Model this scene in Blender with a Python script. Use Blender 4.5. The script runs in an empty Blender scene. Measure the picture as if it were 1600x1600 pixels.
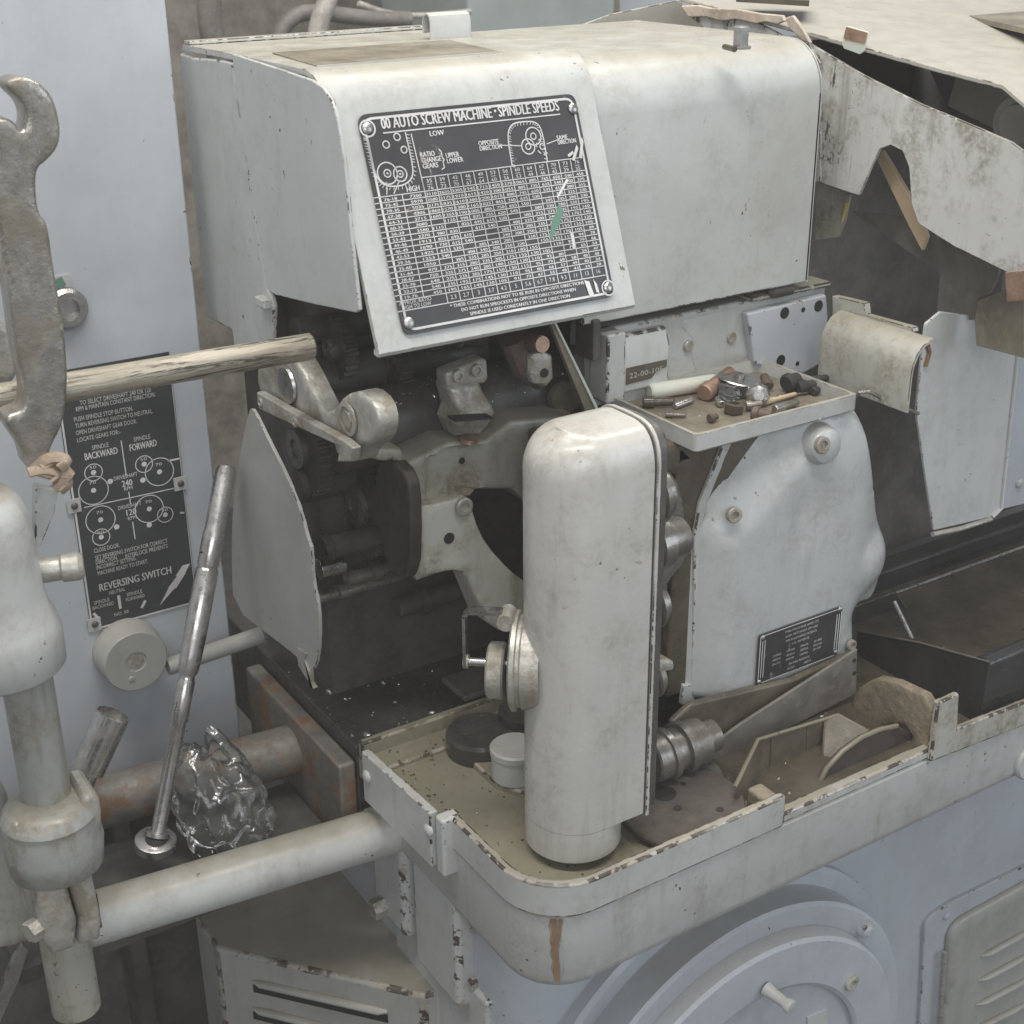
import bpy, bmesh, math, random
from mathutils import Vector, Matrix, geometry
random.seed(7)
V = Vector
R = math.radians
HAZE = .022
SC = bpy.context.scene
COL = SC.collection

# ------------------------------------------------------------------ camera
FOC = 2214.0 / 1600.0
TILT, YAW, ROLL = R(23.9), R(57.5), R(.57)
fw = V((math.cos(YAW)*math.cos(TILT), math.sin(YAW)*math.cos(TILT), -math.sin(TILT)))
r0 = V((math.sin(YAW), -math.cos(YAW), 0)); u0 = r0.cross(fw)
rt = r0*math.cos(ROLL) - u0*math.sin(ROLL)
up = u0*math.cos(ROLL) + r0*math.sin(ROLL)
CAM = V((-0.57805, -0.86918, 0.85608))
cam = bpy.data.cameras.new('camera'); co = bpy.data.objects.new('camera', cam); COL.objects.link(co)
cam.lens = 36*FOC; cam.sensor_width = 36; cam.clip_start = .02; cam.clip_end = 60
co.matrix_world = Matrix(((rt.x, up.x, -fw.x, CAM.x), (rt.y, up.y, -fw.y, CAM.y), (rt.z, up.z, -fw.z, CAM.z), (0, 0, 0, 1)))
cam.dof.use_dof = True; cam.dof.focus_distance = 1.5; cam.dof.aperture_fstop = 11
SC.camera = co

# ------------------------------------------------------------------ light
w = bpy.data.worlds.new('World'); SC.world = w; w.use_nodes = True
bg = w.node_tree.nodes['Background']; bg.inputs[0].default_value = (.93, .96, 1, 1); bg.inputs[1].default_value = .30
def area(name, loc, target, sx, sy, power, col):
    l = bpy.data.lights.new(name, 'AREA'); l.shape = 'RECTANGLE'; l.size = sx; l.size_y = sy; l.energy = power; l.color = col
    o = bpy.data.objects.new(name, l); COL.objects.link(o); o.location = loc
    o.rotation_euler = (V(target)-V(loc)).to_track_quat('-Z', 'Y').to_euler(); return o
area('ceiling_tube_light', (-.35, -.35, 2.7), (.1, .2, 0), 2.4, .30, 54, (1, .97, .92))
area('ceiling_tube_light', (.75, .9, 2.7), (.4, .3, 0), 2.4, .30, 46, (1, .97, .92))
area('window_light', (-1.6, -3.2, 2.0), (.2, .2, .2), 2.4, 1.6, 40, (.93, .965, 1))
area('doorway_light', (2.6, -2.8, 1.3), (.5, .2, 0), 1.6, 2.0, 27, (.78, .88, 1))
vs = SC.view_settings; vs.view_transform = 'Standard'; vs.look = 'None'; vs.gamma = 1; vs.exposure = .13; vs.use_curve_mapping = False

SC.cycles.max_bounces = 6; SC.cycles.diffuse_bounces = 3; SC.cycles.glossy_bounces = 3; SC.cycles.transmission_bounces = 6; SC.cycles.transparent_max_bounces = 16
SC.cycles.caustics_reflective = False; SC.cycles.caustics_refractive = False; SC.cycles.use_denoising = True
# ------------------------------------------------------------------ helpers
def at(x, y, X=None, Y=None, Z=None, pl=None):
    """point of the place seen at photo position (x, y) on a given real plane"""
    d = fw*FOC + rt*((x-800)/1600) - up*((y-800)/1600)
    if X is not None: k = (X-CAM.x)/d.x
    elif Y is not None: k = (Y-CAM.y)/d.y
    elif Z is not None: k = (Z-CAM.z)/d.z
    else: k = (pl[0]-CAM).dot(pl[1])/d.dot(pl[1])
    return CAM + d*k
def ats(pts, **k): return [at(x, y, **k) for x, y in pts]
def ortho(a):
    a = V(a).normalized(); b = a.orthogonal().normalized(); return b, a.cross(b)

class MB:
    def __init__(s): s.v = []; s.f = []
    def add(s, vs, fs):
        o = len(s.v); s.v += [tuple(p) for p in vs]; s.f += [[i+o for i in q] for q in fs]; return s
    def prism(s, pts, vec):
        pts = [V(p) for p in pts]; n = len(pts); vec = V(vec)
        return s.add(pts+[p+vec for p in pts], [list(range(n)), list(range(2*n-1, n-1, -1))]+[[i, (i+1) % n, n+(i+1) % n, n+i] for i in range(n)])
    def loft(s, secs, cap=True, closed=True):
        n = len(secs[0]); vs = [p for q in secs for p in q]; fs = []
        for k in range(len(secs)-1):
            for i in range(n if closed else n-1):
                j = (i+1) % n; fs.append([k*n+i, k*n+j, (k+1)*n+j, (k+1)*n+i])
        if cap: fs += [list(range(n-1, -1, -1)), [(len(secs)-1)*n+i for i in range(n)]]
        return s.add(vs, fs)
    def lathe(s, o, ax, prof, n=32):
        o = V(o); ax = V(ax).normalized(); b, c = ortho(ax); secs = []
        for r, h in prof:
            secs.append([o+ax*h+(b*math.cos(2*math.pi*i/n)+c*math.sin(2*math.pi*i/n))*max(r, 1e-5) for i in range(n)])
        return s.loft(secs)
    def cyl(s, a, b, r, r2=None, n=24):
        a = V(a); b = V(b); return s.lathe(a, b-a, [(r, 0), (r if r2 is None else r2, (b-a).length)], n)
    def tube(s, path, r, n=10, flat=1.0):
        path = [V(p) for p in path]; secs = []; pb = None
        for i, p in enumerate(path):
            t = (path[min(i+1, len(path)-1)]-path[max(i-1, 0)]).normalized()
            b = t.orthogonal().normalized() if pb is None else (pb-t*pb.dot(t)).normalized()
            pb = b; c = t.cross(b); rr = r[i] if isinstance(r, (list, tuple)) else r
            secs.append([p+(b*math.cos(2*math.pi*k/n)+c*math.sin(2*math.pi*k/n)*flat)*rr for k in range(n)])
        return s.loft(secs)
    def box(s, x0, x1, y0, y1, z0, z1):
        return s.prism([(x0, y0, z0), (x1, y0, z0), (x1, y1, z0), (x0, y1, z0)], (0, 0, z1-z0))
    def obox(s, c, ex, ey, ez):          # centre and three half vectors
        c = V(c); ex = V(ex); ey = V(ey); ez = V(ez)
        return s.prism([c-ex-ey-ez, c+ex-ey-ez, c+ex+ey-ez, c-ex+ey-ez], ez*2)
    def plate(s, outer, holes, vec):     # flat sheet with holes, given thickness
        bm = bmesh.new(); vec = V(vec); loops = []
        for lp in [outer]+holes:
            vv = [bm.verts.new(p) for p in lp]; loops.append(vv)
            for i in range(len(vv)): bm.edges.new((vv[i], vv[(i+1) % len(vv)]))
        bmesh.ops.triangle_fill(bm, use_beauty=True, edges=bm.edges[:], normal=vec.normalized())
        bm.verts.index_update(); base = [v.co.copy() for v in bm.verts]; n = len(base)
        fs = [[v.index for v in f.verts] for f in bm.faces]
        fs += [[i+n for i in reversed(f)] for f in fs]
        for vv in loops:
            ix = [v.index for v in vv]
            for i in range(len(ix)):
                a, b = ix[i], ix[(i+1) % len(ix)]; fs.append([a, b, b+n, a+n])
        bm.free(); return s.add(base+[p+vec for p in base], fs)
    def pillow(s, outer, nrm, thick, rad, step, hf=None):
        """cast shape: outline with softly rounded front, hf(p, dist) adds relief along nrm"""
        nrm = V(nrm).normalized(); o = V(outer[0]); b, c = ortho(nrm)
        P = [((V(p)-o).dot(b), (V(p)-o).dot(c)) for p in outer]; Q = []
        for i in range(len(P)):
            a, e = V(P[i]), V(P[(i+1) % len(P)]); k = max(1, int((e-a).length/step))
            Q += [a.lerp(e, j/k) for j in range(k)]
        n = len(Q); x0 = min(q.x for q in Q); x1 = max(q.x for q in Q); y0 = min(q.y for q in Q); y1 = max(q.y for q in Q)
        def dist(p):
            m = 9
            for i in range(n):
                a = Q[i]; d = Q[(i+1) % n]-a; t = max(0, min(1, (p-a).dot(d)/max(d.length_squared, 1e-12))); m = min(m, (p-a-d*t).length)
            return m
        def inside(p):
            r = False
            for i in range(n):
                a = Q[i]; e = Q[(i+1) % n]
                if (a.y > p.y) != (e.y > p.y) and p.x < (e.x-a.x)*(p.y-a.y)/(e.y-a.y)+a.x: r = not r
            return r
        pts = list(Q); D = [0.0]*n
        for rr in (.12, .35, .7):           # rings near the rim so that the rounding reads smooth
            for i in range(n):
                a = Q[i]; t = (Q[(i+1) % n]-Q[i-1]); m = V((-t.y, t.x))
                if m.length < 1e-9: continue
                for sg in (1, -1):
                    q = a+m.normalized()*sg*rad*rr
                    if inside(q):
                        d = dist(q)
                        if d > rad*rr*.8 and all((q-z).length > rad*.1 for z in pts[n:]): pts.append(q); D.append(d)
        y = y0
        while y < y1:
            x = x0
            while x < x1:
                q = V((x+step*.31, y+step*.37))
                if inside(q):
                    d = dist(q)
                    if d > min(rad*.9, step*.5): pts.append(q); D.append(d)
                x += step
            y += step
        r = geometry.delaunay_2d_cdt(pts, [(i, (i+1) % n) for i in range(n)], [], 1, 1e-6)
        vv, fs, org = r[0], r[2], r[3]; top = []; bot = []; rim = {}
        for i, q in enumerate(vv):
            p = o+b*q.x+c*q.y; d = D[org[i][0]] if org[i] else dist(q)
            if org[i] and org[i][0] < n: rim[org[i][0]] = i
            e = min(1, d/rad); h = -rad*(1-math.sqrt(max(0, 1-(1-e)**2)))
            top.append(p+nrm*(h+(hf(p, d) if hf else 0))); bot.append(p-nrm*thick)
        m = len(top); F = [list(f) for f in fs]; G = [[i+m for i in reversed(f)] for f in fs]; W = []
        for i in range(n):
            if i in rim and (i+1) % n in rim: a, e = rim[i], rim[(i+1) % n]; W.append([a, e, e+m, a+m])
        return s.add(top+bot, F+G+W)
    def build(s, name, mat, parent=None, bev=0, seg=2, ang=35, merge=False, **pr):
        me = bpy.data.meshes.new(name); me.from_pydata(s.v, [], s.f); bm = bmesh.new(); bm.from_mesh(me)
        if merge: bmesh.ops.remove_doubles(bm, verts=bm.verts, dist=1e-5)
        bmesh.ops.recalc_face_normals(bm, faces=bm.faces); bm.to_mesh(me); bm.free()
        me.polygons.foreach_set('use_smooth', [True]*len(me.polygons)); me.set_sharp_from_angle(angle=R(ang))
        me.materials.append(M[mat] if isinstance(mat, str) else mat)
        o = bpy.data.objects.new(name, me); COL.objects.link(o)
        if bev:
            m = o.modifiers.new('bevel', 'BEVEL'); m.width = bev; m.segments = seg; m.limit_method = 'ANGLE'; m.angle_limit = R(32); m.harden_normals = True
            if isinstance(mat, str) and mat+'_edge' in M: me.materials.append(M[mat+'_edge']); m.material = 1
        if parent is not None:
            o.parent = parent; l = V((0, 0, 0)); q = parent
            if q.type == 'EMPTY': l = q.location
            o.location = -l
        for k, x in pr.items(): o[k] = x
        return o
def thing(name, loc, label, cat, group=None):
    o = bpy.data.objects.new(name, None); o.empty_display_size = .02; COL.objects.link(o); o.location = loc
    o['label'] = label; o['category'] = cat
    if group: o['group'] = group
    return o
def smooth_loop(pts, k=3, closed=True):      # Chaikin corner cutting
    pts = [V(p) for p in pts]
    for _ in range(k):
        q = []; n = len(pts)
        if not closed: q.append(pts[0])
        for i in range(n if closed else n-1):
            a, b = pts[i], pts[(i+1) % n]; q += [a*.75+b*.25, a*.25+b*.75]
        if not closed: q.append(pts[-1])
        pts = q
    return pts
def fillet(pts, rads, n=5):                  # rounded corners of a closed 3d polygon
    pts = [V(p) for p in pts]; out = []
    for i, p in enumerate(pts):
        r = rads if not isinstance(rads, (list, tuple)) else rads[i]
        if r <= 0: out.append(p); continue
        a = pts[i-1]-p; b = pts[(i+1) % len(pts)]-p; la, lb = a.length, b.length; a.normalize(); b.normalize()
        t = min(r/max(math.tan(a.angle(b)/2), 1e-3), la*.48, lb*.48)
        for k in range(n+1):
            s_ = k/n; out.append((p+a*t)*(1-s_)**2+p*2*s_*(1-s_)+(p+b*t)*s_*s_)
    return out

# ------------------------------------------------------------------ materials
M = {}
class NT:
    def __init__(s, name):
        m = bpy.data.materials.new(name); m.use_nodes = True; s.m = m; s.t = m.node_tree; s.b = s.t.nodes['Principled BSDF']; M[name] = m
        s.co = s.t.nodes.new('ShaderNodeTexCoord').outputs['Object']; s.geo = s.t.nodes.new('ShaderNodeNewGeometry')
    def n(s, ty, **k):
        q = s.t.nodes.new(ty)
        for a, b in k.items(): setattr(q, a, b)
        return q
    def put(s, sock, v):
        if hasattr(v, 'is_output') or isinstance(v, bpy.types.NodeSocket): s.t.links.new(v, sock)
        elif isinstance(v, (tuple, list)) and len(v) == 3 and sock.type == 'RGBA': sock.default_value = (*v, 1)
        else: sock.default_value = v
    def noise(s, sc, det=4, rough=.55, stretch=None, dist=0):
        q = s.n('ShaderNodeTexNoise'); q.inputs['Scale'].default_value = sc; q.inputs['Detail'].default_value = det
        q.inputs['Roughness'].default_value = rough; q.inputs['Distortion'].default_value = dist
        c = s.co
        if stretch:
            mp = s.n('ShaderNodeMapping'); s.t.links.new(s.co, mp.inputs[0]); mp.inputs['Scale'].default_value = stretch; c = mp.outputs[0]
        s.t.links.new(c, q.inputs['Vector']); return q.outputs['Fac']
    def ramp(s, v, a, b, lo=0., hi=1.):
        q = s.n('ShaderNodeMapRange'); q.interpolation_type = 'SMOOTHSTEP'; s.put(q.inputs[0], v)
        for i, x in ((1, a), (2, b), (3, lo), (4, hi)): q.inputs[i].default_value = x
        return q.outputs[0]
    def math(s, op, a, b=0.5):
        q = s.n('ShaderNodeMath', operation=op); s.put(q.inputs[0], a); s.put(q.inputs[1], b); return q.outputs[0]
    def mix(s, f, a, b):
        q = s.n('ShaderNodeMix', data_type='RGBA'); s.put(q.inputs[0], f); s.put(q.inputs[6], a); s.put(q.inputs[7], b); return q.outputs[2]
    def bump(s, h, st, d=.001, nrm=None):
        q = s.n('ShaderNodeBump'); q.inputs['Strength'].default_value = st; q.inputs['Distance'].default_value = d; s.put(q.inputs['Height'], h)
        if nrm: s.t.links.new(nrm, q.inputs['Normal'])
        return q.outputs[0]
    def edge(s, rad):                     # worn arrises
        q = s.n('ShaderNodeBevel', samples=2); q.inputs[0].default_value = rad
        d = s.n('ShaderNodeVectorMath', operation='DOT_PRODUCT'); s.t.links.new(q.outputs[0], d.inputs[0]); s.t.links.new(s.geo.outputs['Normal'], d.inputs[1])
        return s.math('SUBTRACT', 1.0, d.outputs['Value'])
    def upness(s):
        x = s.n('ShaderNodeSeparateXYZ'); s.t.links.new(s.geo.outputs['Normal'], x.inputs[0]); return x.outputs[2]
    def done(s, col=None, rough=.5, metal=0, nrm=None, **k):
        if col is not None: s.put(s.b.inputs['Base Color'], col)
        s.put(s.b.inputs['Roughness'], rough); s.put(s.b.inputs['Metallic'], metal)
        if nrm: s.t.links.new(nrm, s.b.inputs['Normal'])
        for a, b in k.items(): s.put(s.b.inputs[a.replace('_', ' ')], b)
        return s.m

def paint(name, base, top=.3, grime=.25, chip=.3, edge=.6, rough=.36, topcol=(.27, .235, .165), grimecol=(.2, .165, .11), scr=0, coat=0, scrY=None, worn=False):
    q = NT(name+('_edge' if worn else '')); b = V(base)
    c = q.mix(q.ramp(q.noise(7, 3), .3, .7), tuple(b*.93), tuple(b*1.05))
    c = q.mix(q.ramp(q.noise(55, 4, .65), .45, .8, 0, .22), c, tuple(V((b.x*.86, b.y*.83, b.z*.76))))
    if grime:
        g = q.math('MULTIPLY', q.ramp(q.noise(17, 5, .72), .43, .68), q.ramp(q.noise(150, 3, .7), .30, .62, .15, 1))
        c = q.mix(q.math('MULTIPLY', g, grime), c, grimecol)
        st = q.ramp(q.noise(34, 5, .65, (1.6, 1.6, .16)), .52, .74, 0, grime*.7)
        c = q.mix(st, c, grimecol)
    if top:
        t = q.math('MULTIPLY', q.ramp(q.upness(), .55, .95), q.ramp(q.noise(22, 5, .68), .2, .65, .45, 1))
        c = q.mix(q.math('MULTIPLY', t, top), c, topcol)
    mask = None
    if chip:
        v1 = q.noise(105, 3, .6); v2 = q.noise(9, 3)
        mask = q.math('MULTIPLY', q.ramp(v1, .70-.035*chip, .71-.035*chip), q.ramp(v2, .50, .62))
    if scr:
        sc_ = q.math('MULTIPLY', q.ramp(q.noise(30, 7, .75, (1, 1.3, .5), 1.2), .55, .57), scr)
        if scrY:
            sp = q.n('ShaderNodeSeparateXYZ'); q.t.links.new(q.co, sp.inputs[0])
            wob = q.math('ADD', sp.outputs[1], q.math('MULTIPLY', q.math('SUBTRACT', q.noise(14, 3), .5), .25))
            sc_ = q.math('MULTIPLY', sc_, q.ramp(wob, scrY[0], scrY[1]))
        mask = sc_ if mask is None else q.math('MAXIMUM', mask, sc_)
    if worn:
        thr = .64-.22*edge
        em = q.math('MAXIMUM', q.ramp(q.noise(48, 4, .7), thr, thr+.03), q.ramp(q.noise(150, 3, .6), .66-.10*edge, .68-.10*edge))
        em = q.math('MULTIPLY', em, q.ramp(q.noise(11, 3), .34, .52, .35, 1))
        mask = em if mask is None else q.math('MAXIMUM', mask, em)
    if mask is not None:
        under = q.mix(q.ramp(q.noise(33, 3), .50, .56), (.07, .055, .042), (.40, .345, .275))
        c = q.mix(mask, c, under)
    nrm = q.bump(q.noise(230, 3, .6), .22, .0006); nrm = q.bump(q.noise(28, 3), .2, .0014, nrm)
    if mask is not None: nrm = q.bump(q.math('SUBTRACT', 1.0, mask), .5, .0008, nrm)
    rg = q.ramp(q.noise(35, 3), .3, .7, rough-.07, rough+.13)
    q.done(c, rg, 0, nrm, Coat_Weight=coat, Coat_Roughness=.2)
    if edge and not worn: paint(name, base, top, grime, chip, edge, rough, topcol, grimecol, scr, coat, scrY, True)
    return M[name]

GREY = (.51, .52, .505)
paint('paint', GREY)
paint('paint_clean', (.535, .545, .535), top=.35, grime=.2, chip=.4, edge=.35, topcol=(.40, .36, .28))
paint('paint_cover', (.54, .55, .53), top=.9, grime=.22, chip=.5, edge=.75, topcol=(.345, .32, .255), rough=.33)
paint('paint_column', (.555, .545, .51), top=.3, grime=.36, chip=.7, edge=.8, rough=.27, coat=.3)
paint('paint_slide', (.52, .535, .53), top=.4, grime=.3, chip=.85, edge=.4, rough=.24, coat=.25)
paint('paint_cabinet', (.53, .56, .595), top=.2, grime=.06, chip=.12, edge=.2, rough=.5)
paint('paint_base', (.46, .49, .53), top=.45, grime=.12, chip=.2, edge=.4, rough=.46)
paint('paint_rail', (.52, .525, .51), top=.8, grime=.32, chip=.7, edge=.95, rough=.38)
paint('paint_dirty', (.46, .455, .405), top=.6, grime=.75, chip=.6, edge=.9, rough=.45)
paint('paint_guard', (.60, .595, .56), top=.3, grime=.9, chip=.5, edge=.9, scr=.0, rough=.42)
paint('paint_scarred', (.60, .60, .575), top=.3, grime=.75, chip=.8, edge=.9, scr=.95, rough=.42, scrY=(.24, .34))
paint('paint_panfloor', (.30, .28, .21), top=.6, grime=.95, chip=.9, edge=1, topcol=(.235, .215, .15), rough=.45)
paint('paint_lid', (.43, .415, .37), top=.55, grime=.18, chip=.25, edge=.7, topcol=(.36, .335, .28), rough=.42)
paint('paint_box', (.39, .395, .37), top=.95, grime=.3, chip=.35, edge=.8, topcol=(.30, .27, .21))
paint('paint_tan', (.235, .205, .15), top=.4, grime=1, chip=.9, edge=1)
paint('paint_mid', (.40, .40, .375), top=.2, grime=.15, chip=.3, edge=.6)
paint('paint_stand', (.34, .345, .325), top=.5, grime=.8, chip=.7, edge=.8)
paint('paint_crust', (.36, .35, .30), top=.7, grime=1, chip=1, edge=1)

def dark(name, base, rough=.4, spec=.5, bump=.5, fleck=.0):
    q = NT(name); b = V(base)
    c = q.mix(q.ramp(q.noise(14, 5, .65), .3, .72), tuple(b*.7), tuple(b*1.35))
    c = q.mix(q.ramp(q.noise(90, 4, .7), .5, .78, 0, .55), c, (b.x*1.9, b.y*1.65, b.z*1.35))
    if fleck: c = q.mix(q.ramp(q.noise(260, 2), .735, .75, 0, fleck), c, (.5, .5, .48))
    return q.done(c, q.ramp(q.noise(20, 5), .3, .7, rough-.12, rough+.15), 0, q.bump(q.noise(60, 5, .65), bump, .0015))
dark('oily_dark', (.082, .077, .07), .42)
dark('oily_bed', (.062, .058, .053), .26, fleck=.6)
dark('cavity', (.10, .094, .085), .6)
dark('black_sheet', (.035, .034, .034), .16, bump=.25)
dark('brown_dark', (.17, .145, .12), .5)
dark('rust_brown', (.17, .10, .055), .55)
dark('deep_warm', (.095, .087, .077), .6)
dark('hood_dark', (.15, .138, .122), .6)
dark('deep_brown', (.055, .043, .037), .5)
dark('olive_sheet', (.21, .185, .14), .4)
dark('grey_sheet', (.2, .185, .165), .32, bump=.3)
dark('rubber', (.035, .034, .033), .5, bump=.2)
dark('grease', (.09, .075, .055), .3)

def metal(name, base, rough=.3, rustc=None, rust=0, bump=.2, bsc=90, mt=1.):
    q = NT(name); b = V(base)
    c = q.mix(q.ramp(q.noise(40, 5, .7), .3, .7), tuple(b*.75), tuple(b*1.1)); me = mt
    if rust:
        f = q.math('MULTIPLY', q.ramp(q.noise(24, 6, .7), .45, .62), rust); c = q.mix(f, c, rustc); me = q.math('SUBTRACT', mt, q.math('MULTIPLY', f, .75))
    return q.done(c, q.ramp(q.noise(55, 5, .7), .3, .7, rough-.1, rough+.16), me, q.bump(q.noise(bsc, 5, .65), bump, .002))
metal('steel', (.52, .51, .49), .3)
metal('bright_steel', (.62, .60, .58), .25, (.25, .22, .18), .35, .02)
metal('forged', (.47, .44, .395), .30, (.20, .17, .125), .75, .35, 210, .9)
def barmat():
    q = NT('worn_bar'); c = q.mix(q.ramp(q.noise(26, 6, .7, (.35, 2, 2)), .35, .65), (.52, .475, .385), (.33, .29, .225))
    c = q.mix(q.ramp(q.noise(60, 6, .75, (.12, 2, 2), 1.0), .53, .58), c, (.09, .08, .065))
    q.done(c, q.ramp(q.noise(40, 5), .3, .7, .28, .5), .35, q.bump(q.noise(60, 6, .75, (.12, 2, 2), 1.0), .8, .002))
barmat()
metal('rusty_pipe', (.25, .235, .21), .5, (.20, .105, .05), .9, .6, 60, .35)
metal('dirty_cast', (.50, .48, .43), .42, (.20, .165, .11), .8, .6, 90, .45)
metal('oily_steel', (.27, .255, .23), .3, (.12, .10, .075), .7, .3, 60, .7)
metal('copper', (.66, .43, .33), .42, (.33, .22, .15), .6, .5, 120)
metal('brown_cast', (.13, .10, .085), .5, (.11, .07, .045), .8, .6, 60, .2)
def plain(name, col, rough=.5, metal=0, **k): q = NT(name); return q.done(col, rough, metal, None, **k)
def inkwell(name, base, wear, light):
    q = NT(name); c = q.mix(q.ramp(q.noise(12, 4), .3, .7), tuple(V(base)*.8), tuple(V(base)*1.25))
    f = q.math('MULTIPLY', q.ramp(q.noise(45, 7, .75, (1, 1, .5), 1.2), .60, .66), q.ramp(q.noise(14, 2), .5, .6))
    c = q.mix(q.math('MULTIPLY', f, wear), c, light); return q.done(c, q.ramp(q.noise(30, 4), .3, .7, .3, .5), 0, q.bump(q.noise(90, 4), .15, .0008))
inkwell('plate_black', (.046, .044, .046), .75, (.45, .42, .38))
inkwell('plate_switch', (.052, .054, .058), .12, (.4, .4, .4))
inkwell('ink', (.62, .61, .60), .55, (.25, .24, .23))
plain('slot_black', (.022, .02, .018), .6)
plain('white_plastic', (.70, .69, .60), .35, Subsurface_Weight=.2)
plain('clear_plastic', (.9, .92, .93), .06, Transmission_Weight=.9, IOR=1.35)
plain('wood', (.52, .40, .26), .6)
dark('braid', (.29, .22, .16), .5, bump=1)
dark('crust', (.27, .225, .16), .6, bump=2.2)
dark('scoop_metal', (.125, .108, .08), .38, bump=.8)
dark('segment_dark', (.075, .066, .06), .35)
dark('disc_brown', (.085, .072, .061), .36)
dark('torn', (.48, .41, .34), .6, bump=1)
plain('green_mark', (.13, .25, .18), .5)
plain('yellow_mark', (.62, .50, .16), .5)
plain('cream_chip', (.66, .56, .47), .6)
def stain():
    q = NT('rust_stain'); c = q.mix(q.noise(50, 4), (.20, .11, .05), (.38, .26, .16)); q.done(c, .7)
    a = q.ramp(q.noise(40, 6, .75, (3, 3, .22)), .44, .60, 0, .9); q.put(q.b.inputs['Alpha'], a)
stain()
dark('bed_rust', (.105, .072, .048), .5, bump=1.2)
dark('oily_sheet', (.045, .043, .04), .13, bump=.5, fleck=.35)
dark('sludge', (.085, .072, .053), .34, bump=1.0)
plain('purple_sheet', (.16, .12, .17), .25)
def bagmat():
    q = NT('bag_film'); t = q.n('ShaderNodeBsdfTransparent'); t.inputs[0].default_value = (.93, .94, .93, 1)
    g = q.n('ShaderNodeBsdfGlossy'); g.inputs['Roughness'].default_value = .12
    f = q.n('ShaderNodeFresnel'); f.inputs[0].default_value = 1.5
    nb = q.bump(q.noise(34, 4, .55, (1, 1, .4), 1.2), .45, .004); q.t.links.new(nb, g.inputs['Normal']); q.t.links.new(nb, f.inputs['Normal'])
    d = q.n('ShaderNodeBsdfDiffuse'); d.inputs[0].default_value = (.6, .61, .58, 1)
    m1 = q.n('ShaderNodeMixShader'); m1.inputs[0].default_value = .05; q.t.links.new(t.outputs[0], m1.inputs[1]); q.t.links.new(d.outputs[0], m1.inputs[2])
    m2 = q.n('ShaderNodeMixShader'); q.t.links.new(q.math('MULTIPLY', f.outputs[0], 1.6), m2.inputs[0]); q.t.links.new(m1.outputs[0], m2.inputs[1]); q.t.links.new(g.outputs[0], m2.inputs[2])
    q.t.links.new(m2.outputs[0], q.t.nodes['Material Output'].inputs[0])
bagmat()

# ------------------------------------------------------------------ lettering
_gc = {}
def glyphs(body):
    if body not in _gc:
        cv = bpy.data.curves.new('lettering', 'FONT'); cv.body = body; cv.resolution_u = 2; ob = bpy.data.objects.new('lettering', cv)
        me = ob.to_mesh(); _gc[body] = ([v.co.copy() for v in me.vertices], [list(p.vertices) for p in me.polygons])
        ob.to_mesh_clear(); bpy.data.objects.remove(ob); bpy.data.curves.remove(cv)
    return _gc[body]
class Frame:                                   # flat plate: origin, right, down, outward
    def __init__(s, o, u, v, sc=1.0): s.sc = sc; s.o = V(o); s.u = V(u).normalized(); n = s.u.cross(V(v)).normalized(); s.n = -n; s.v = (-s.n).cross(s.u).normalized(); s.v = s.v if s.v.dot(V(v)) > 0 else -s.v
    def p(s, a, b, h=0): return s.o+s.u*a+s.v*b+s.n*h
    def px(s, x, y):
        q = at(x, y, pl=(s.o, s.n))-s.o; return q.dot(s.u), q.dot(s.v)
    def text(s, mb, body, a, b, size, width=None, align='L', h=.0005, bold=0, rot=0):
        vs, fs = glyphs(body)
        if not vs: return
        x0 = min(v.x for v in vs); x1 = max(v.x for v in vs); k = size*s.sc/.98; kx = k if width is None else width/(x1-x0)
        off = {'L': 0, 'C': -(x1-x0)*kx/2, 'R': -(x1-x0)*kx}[align]; cr, sr = math.cos(rot), math.sin(rot)
        for dx in ([0] if not bold else [-bold, bold]):
            mb.add([s.p(a+((v.x-x0)*kx+off+dx)*cr+v.y*k*sr, b-v.y*k*cr+((v.x-x0)*kx+off+dx)*sr, h+abs(dx)*.1+(.00002 if dx > 0 else 0)) for v in vs], fs)
    def line(s, mb, pts, wd, h=.0004):
        for (a0, b0), (a1, b1) in zip(pts, pts[1:]):
            d = V((a1-a0, b1-b0));
            if d.length < 1e-7: continue
            m = V((-d.y, d.x)).normalized()*wd/2
            mb.add([s.p(a0+m.x, b0+m.y, h), s.p(a1+m.x, b1+m.y, h), s.p(a1-m.x, b1-m.y, h), s.p(a0-m.x, b0-m.y, h)], [[0, 1, 2, 3]])
    def ring(s, mb, a, b, r, wd, n=28, a0=0, a1=360, h=.0004):
        pts = [(a+r*math.cos(R(a0+(a1-a0)*i/n)), b+r*math.sin(R(a0+(a1-a0)*i/n))) for i in range(n+1)]; s.line(mb, pts, wd, h)
    def dot(s, mb, a, b, r, h=.0005): mb.add([s.p(a+r*math.cos(.5236*i), b+r*math.sin(.5236*i), h) for i in range(12)], [list(range(12))])
    def rect(s, a0, b0, a1, b1, rad=0, n=4):
        q = [s.p(a0, b0), s.p(a1, b0), s.p(a1, b1), s.p(a0, b1)]; return fillet(q, rad, n) if rad else q
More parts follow.
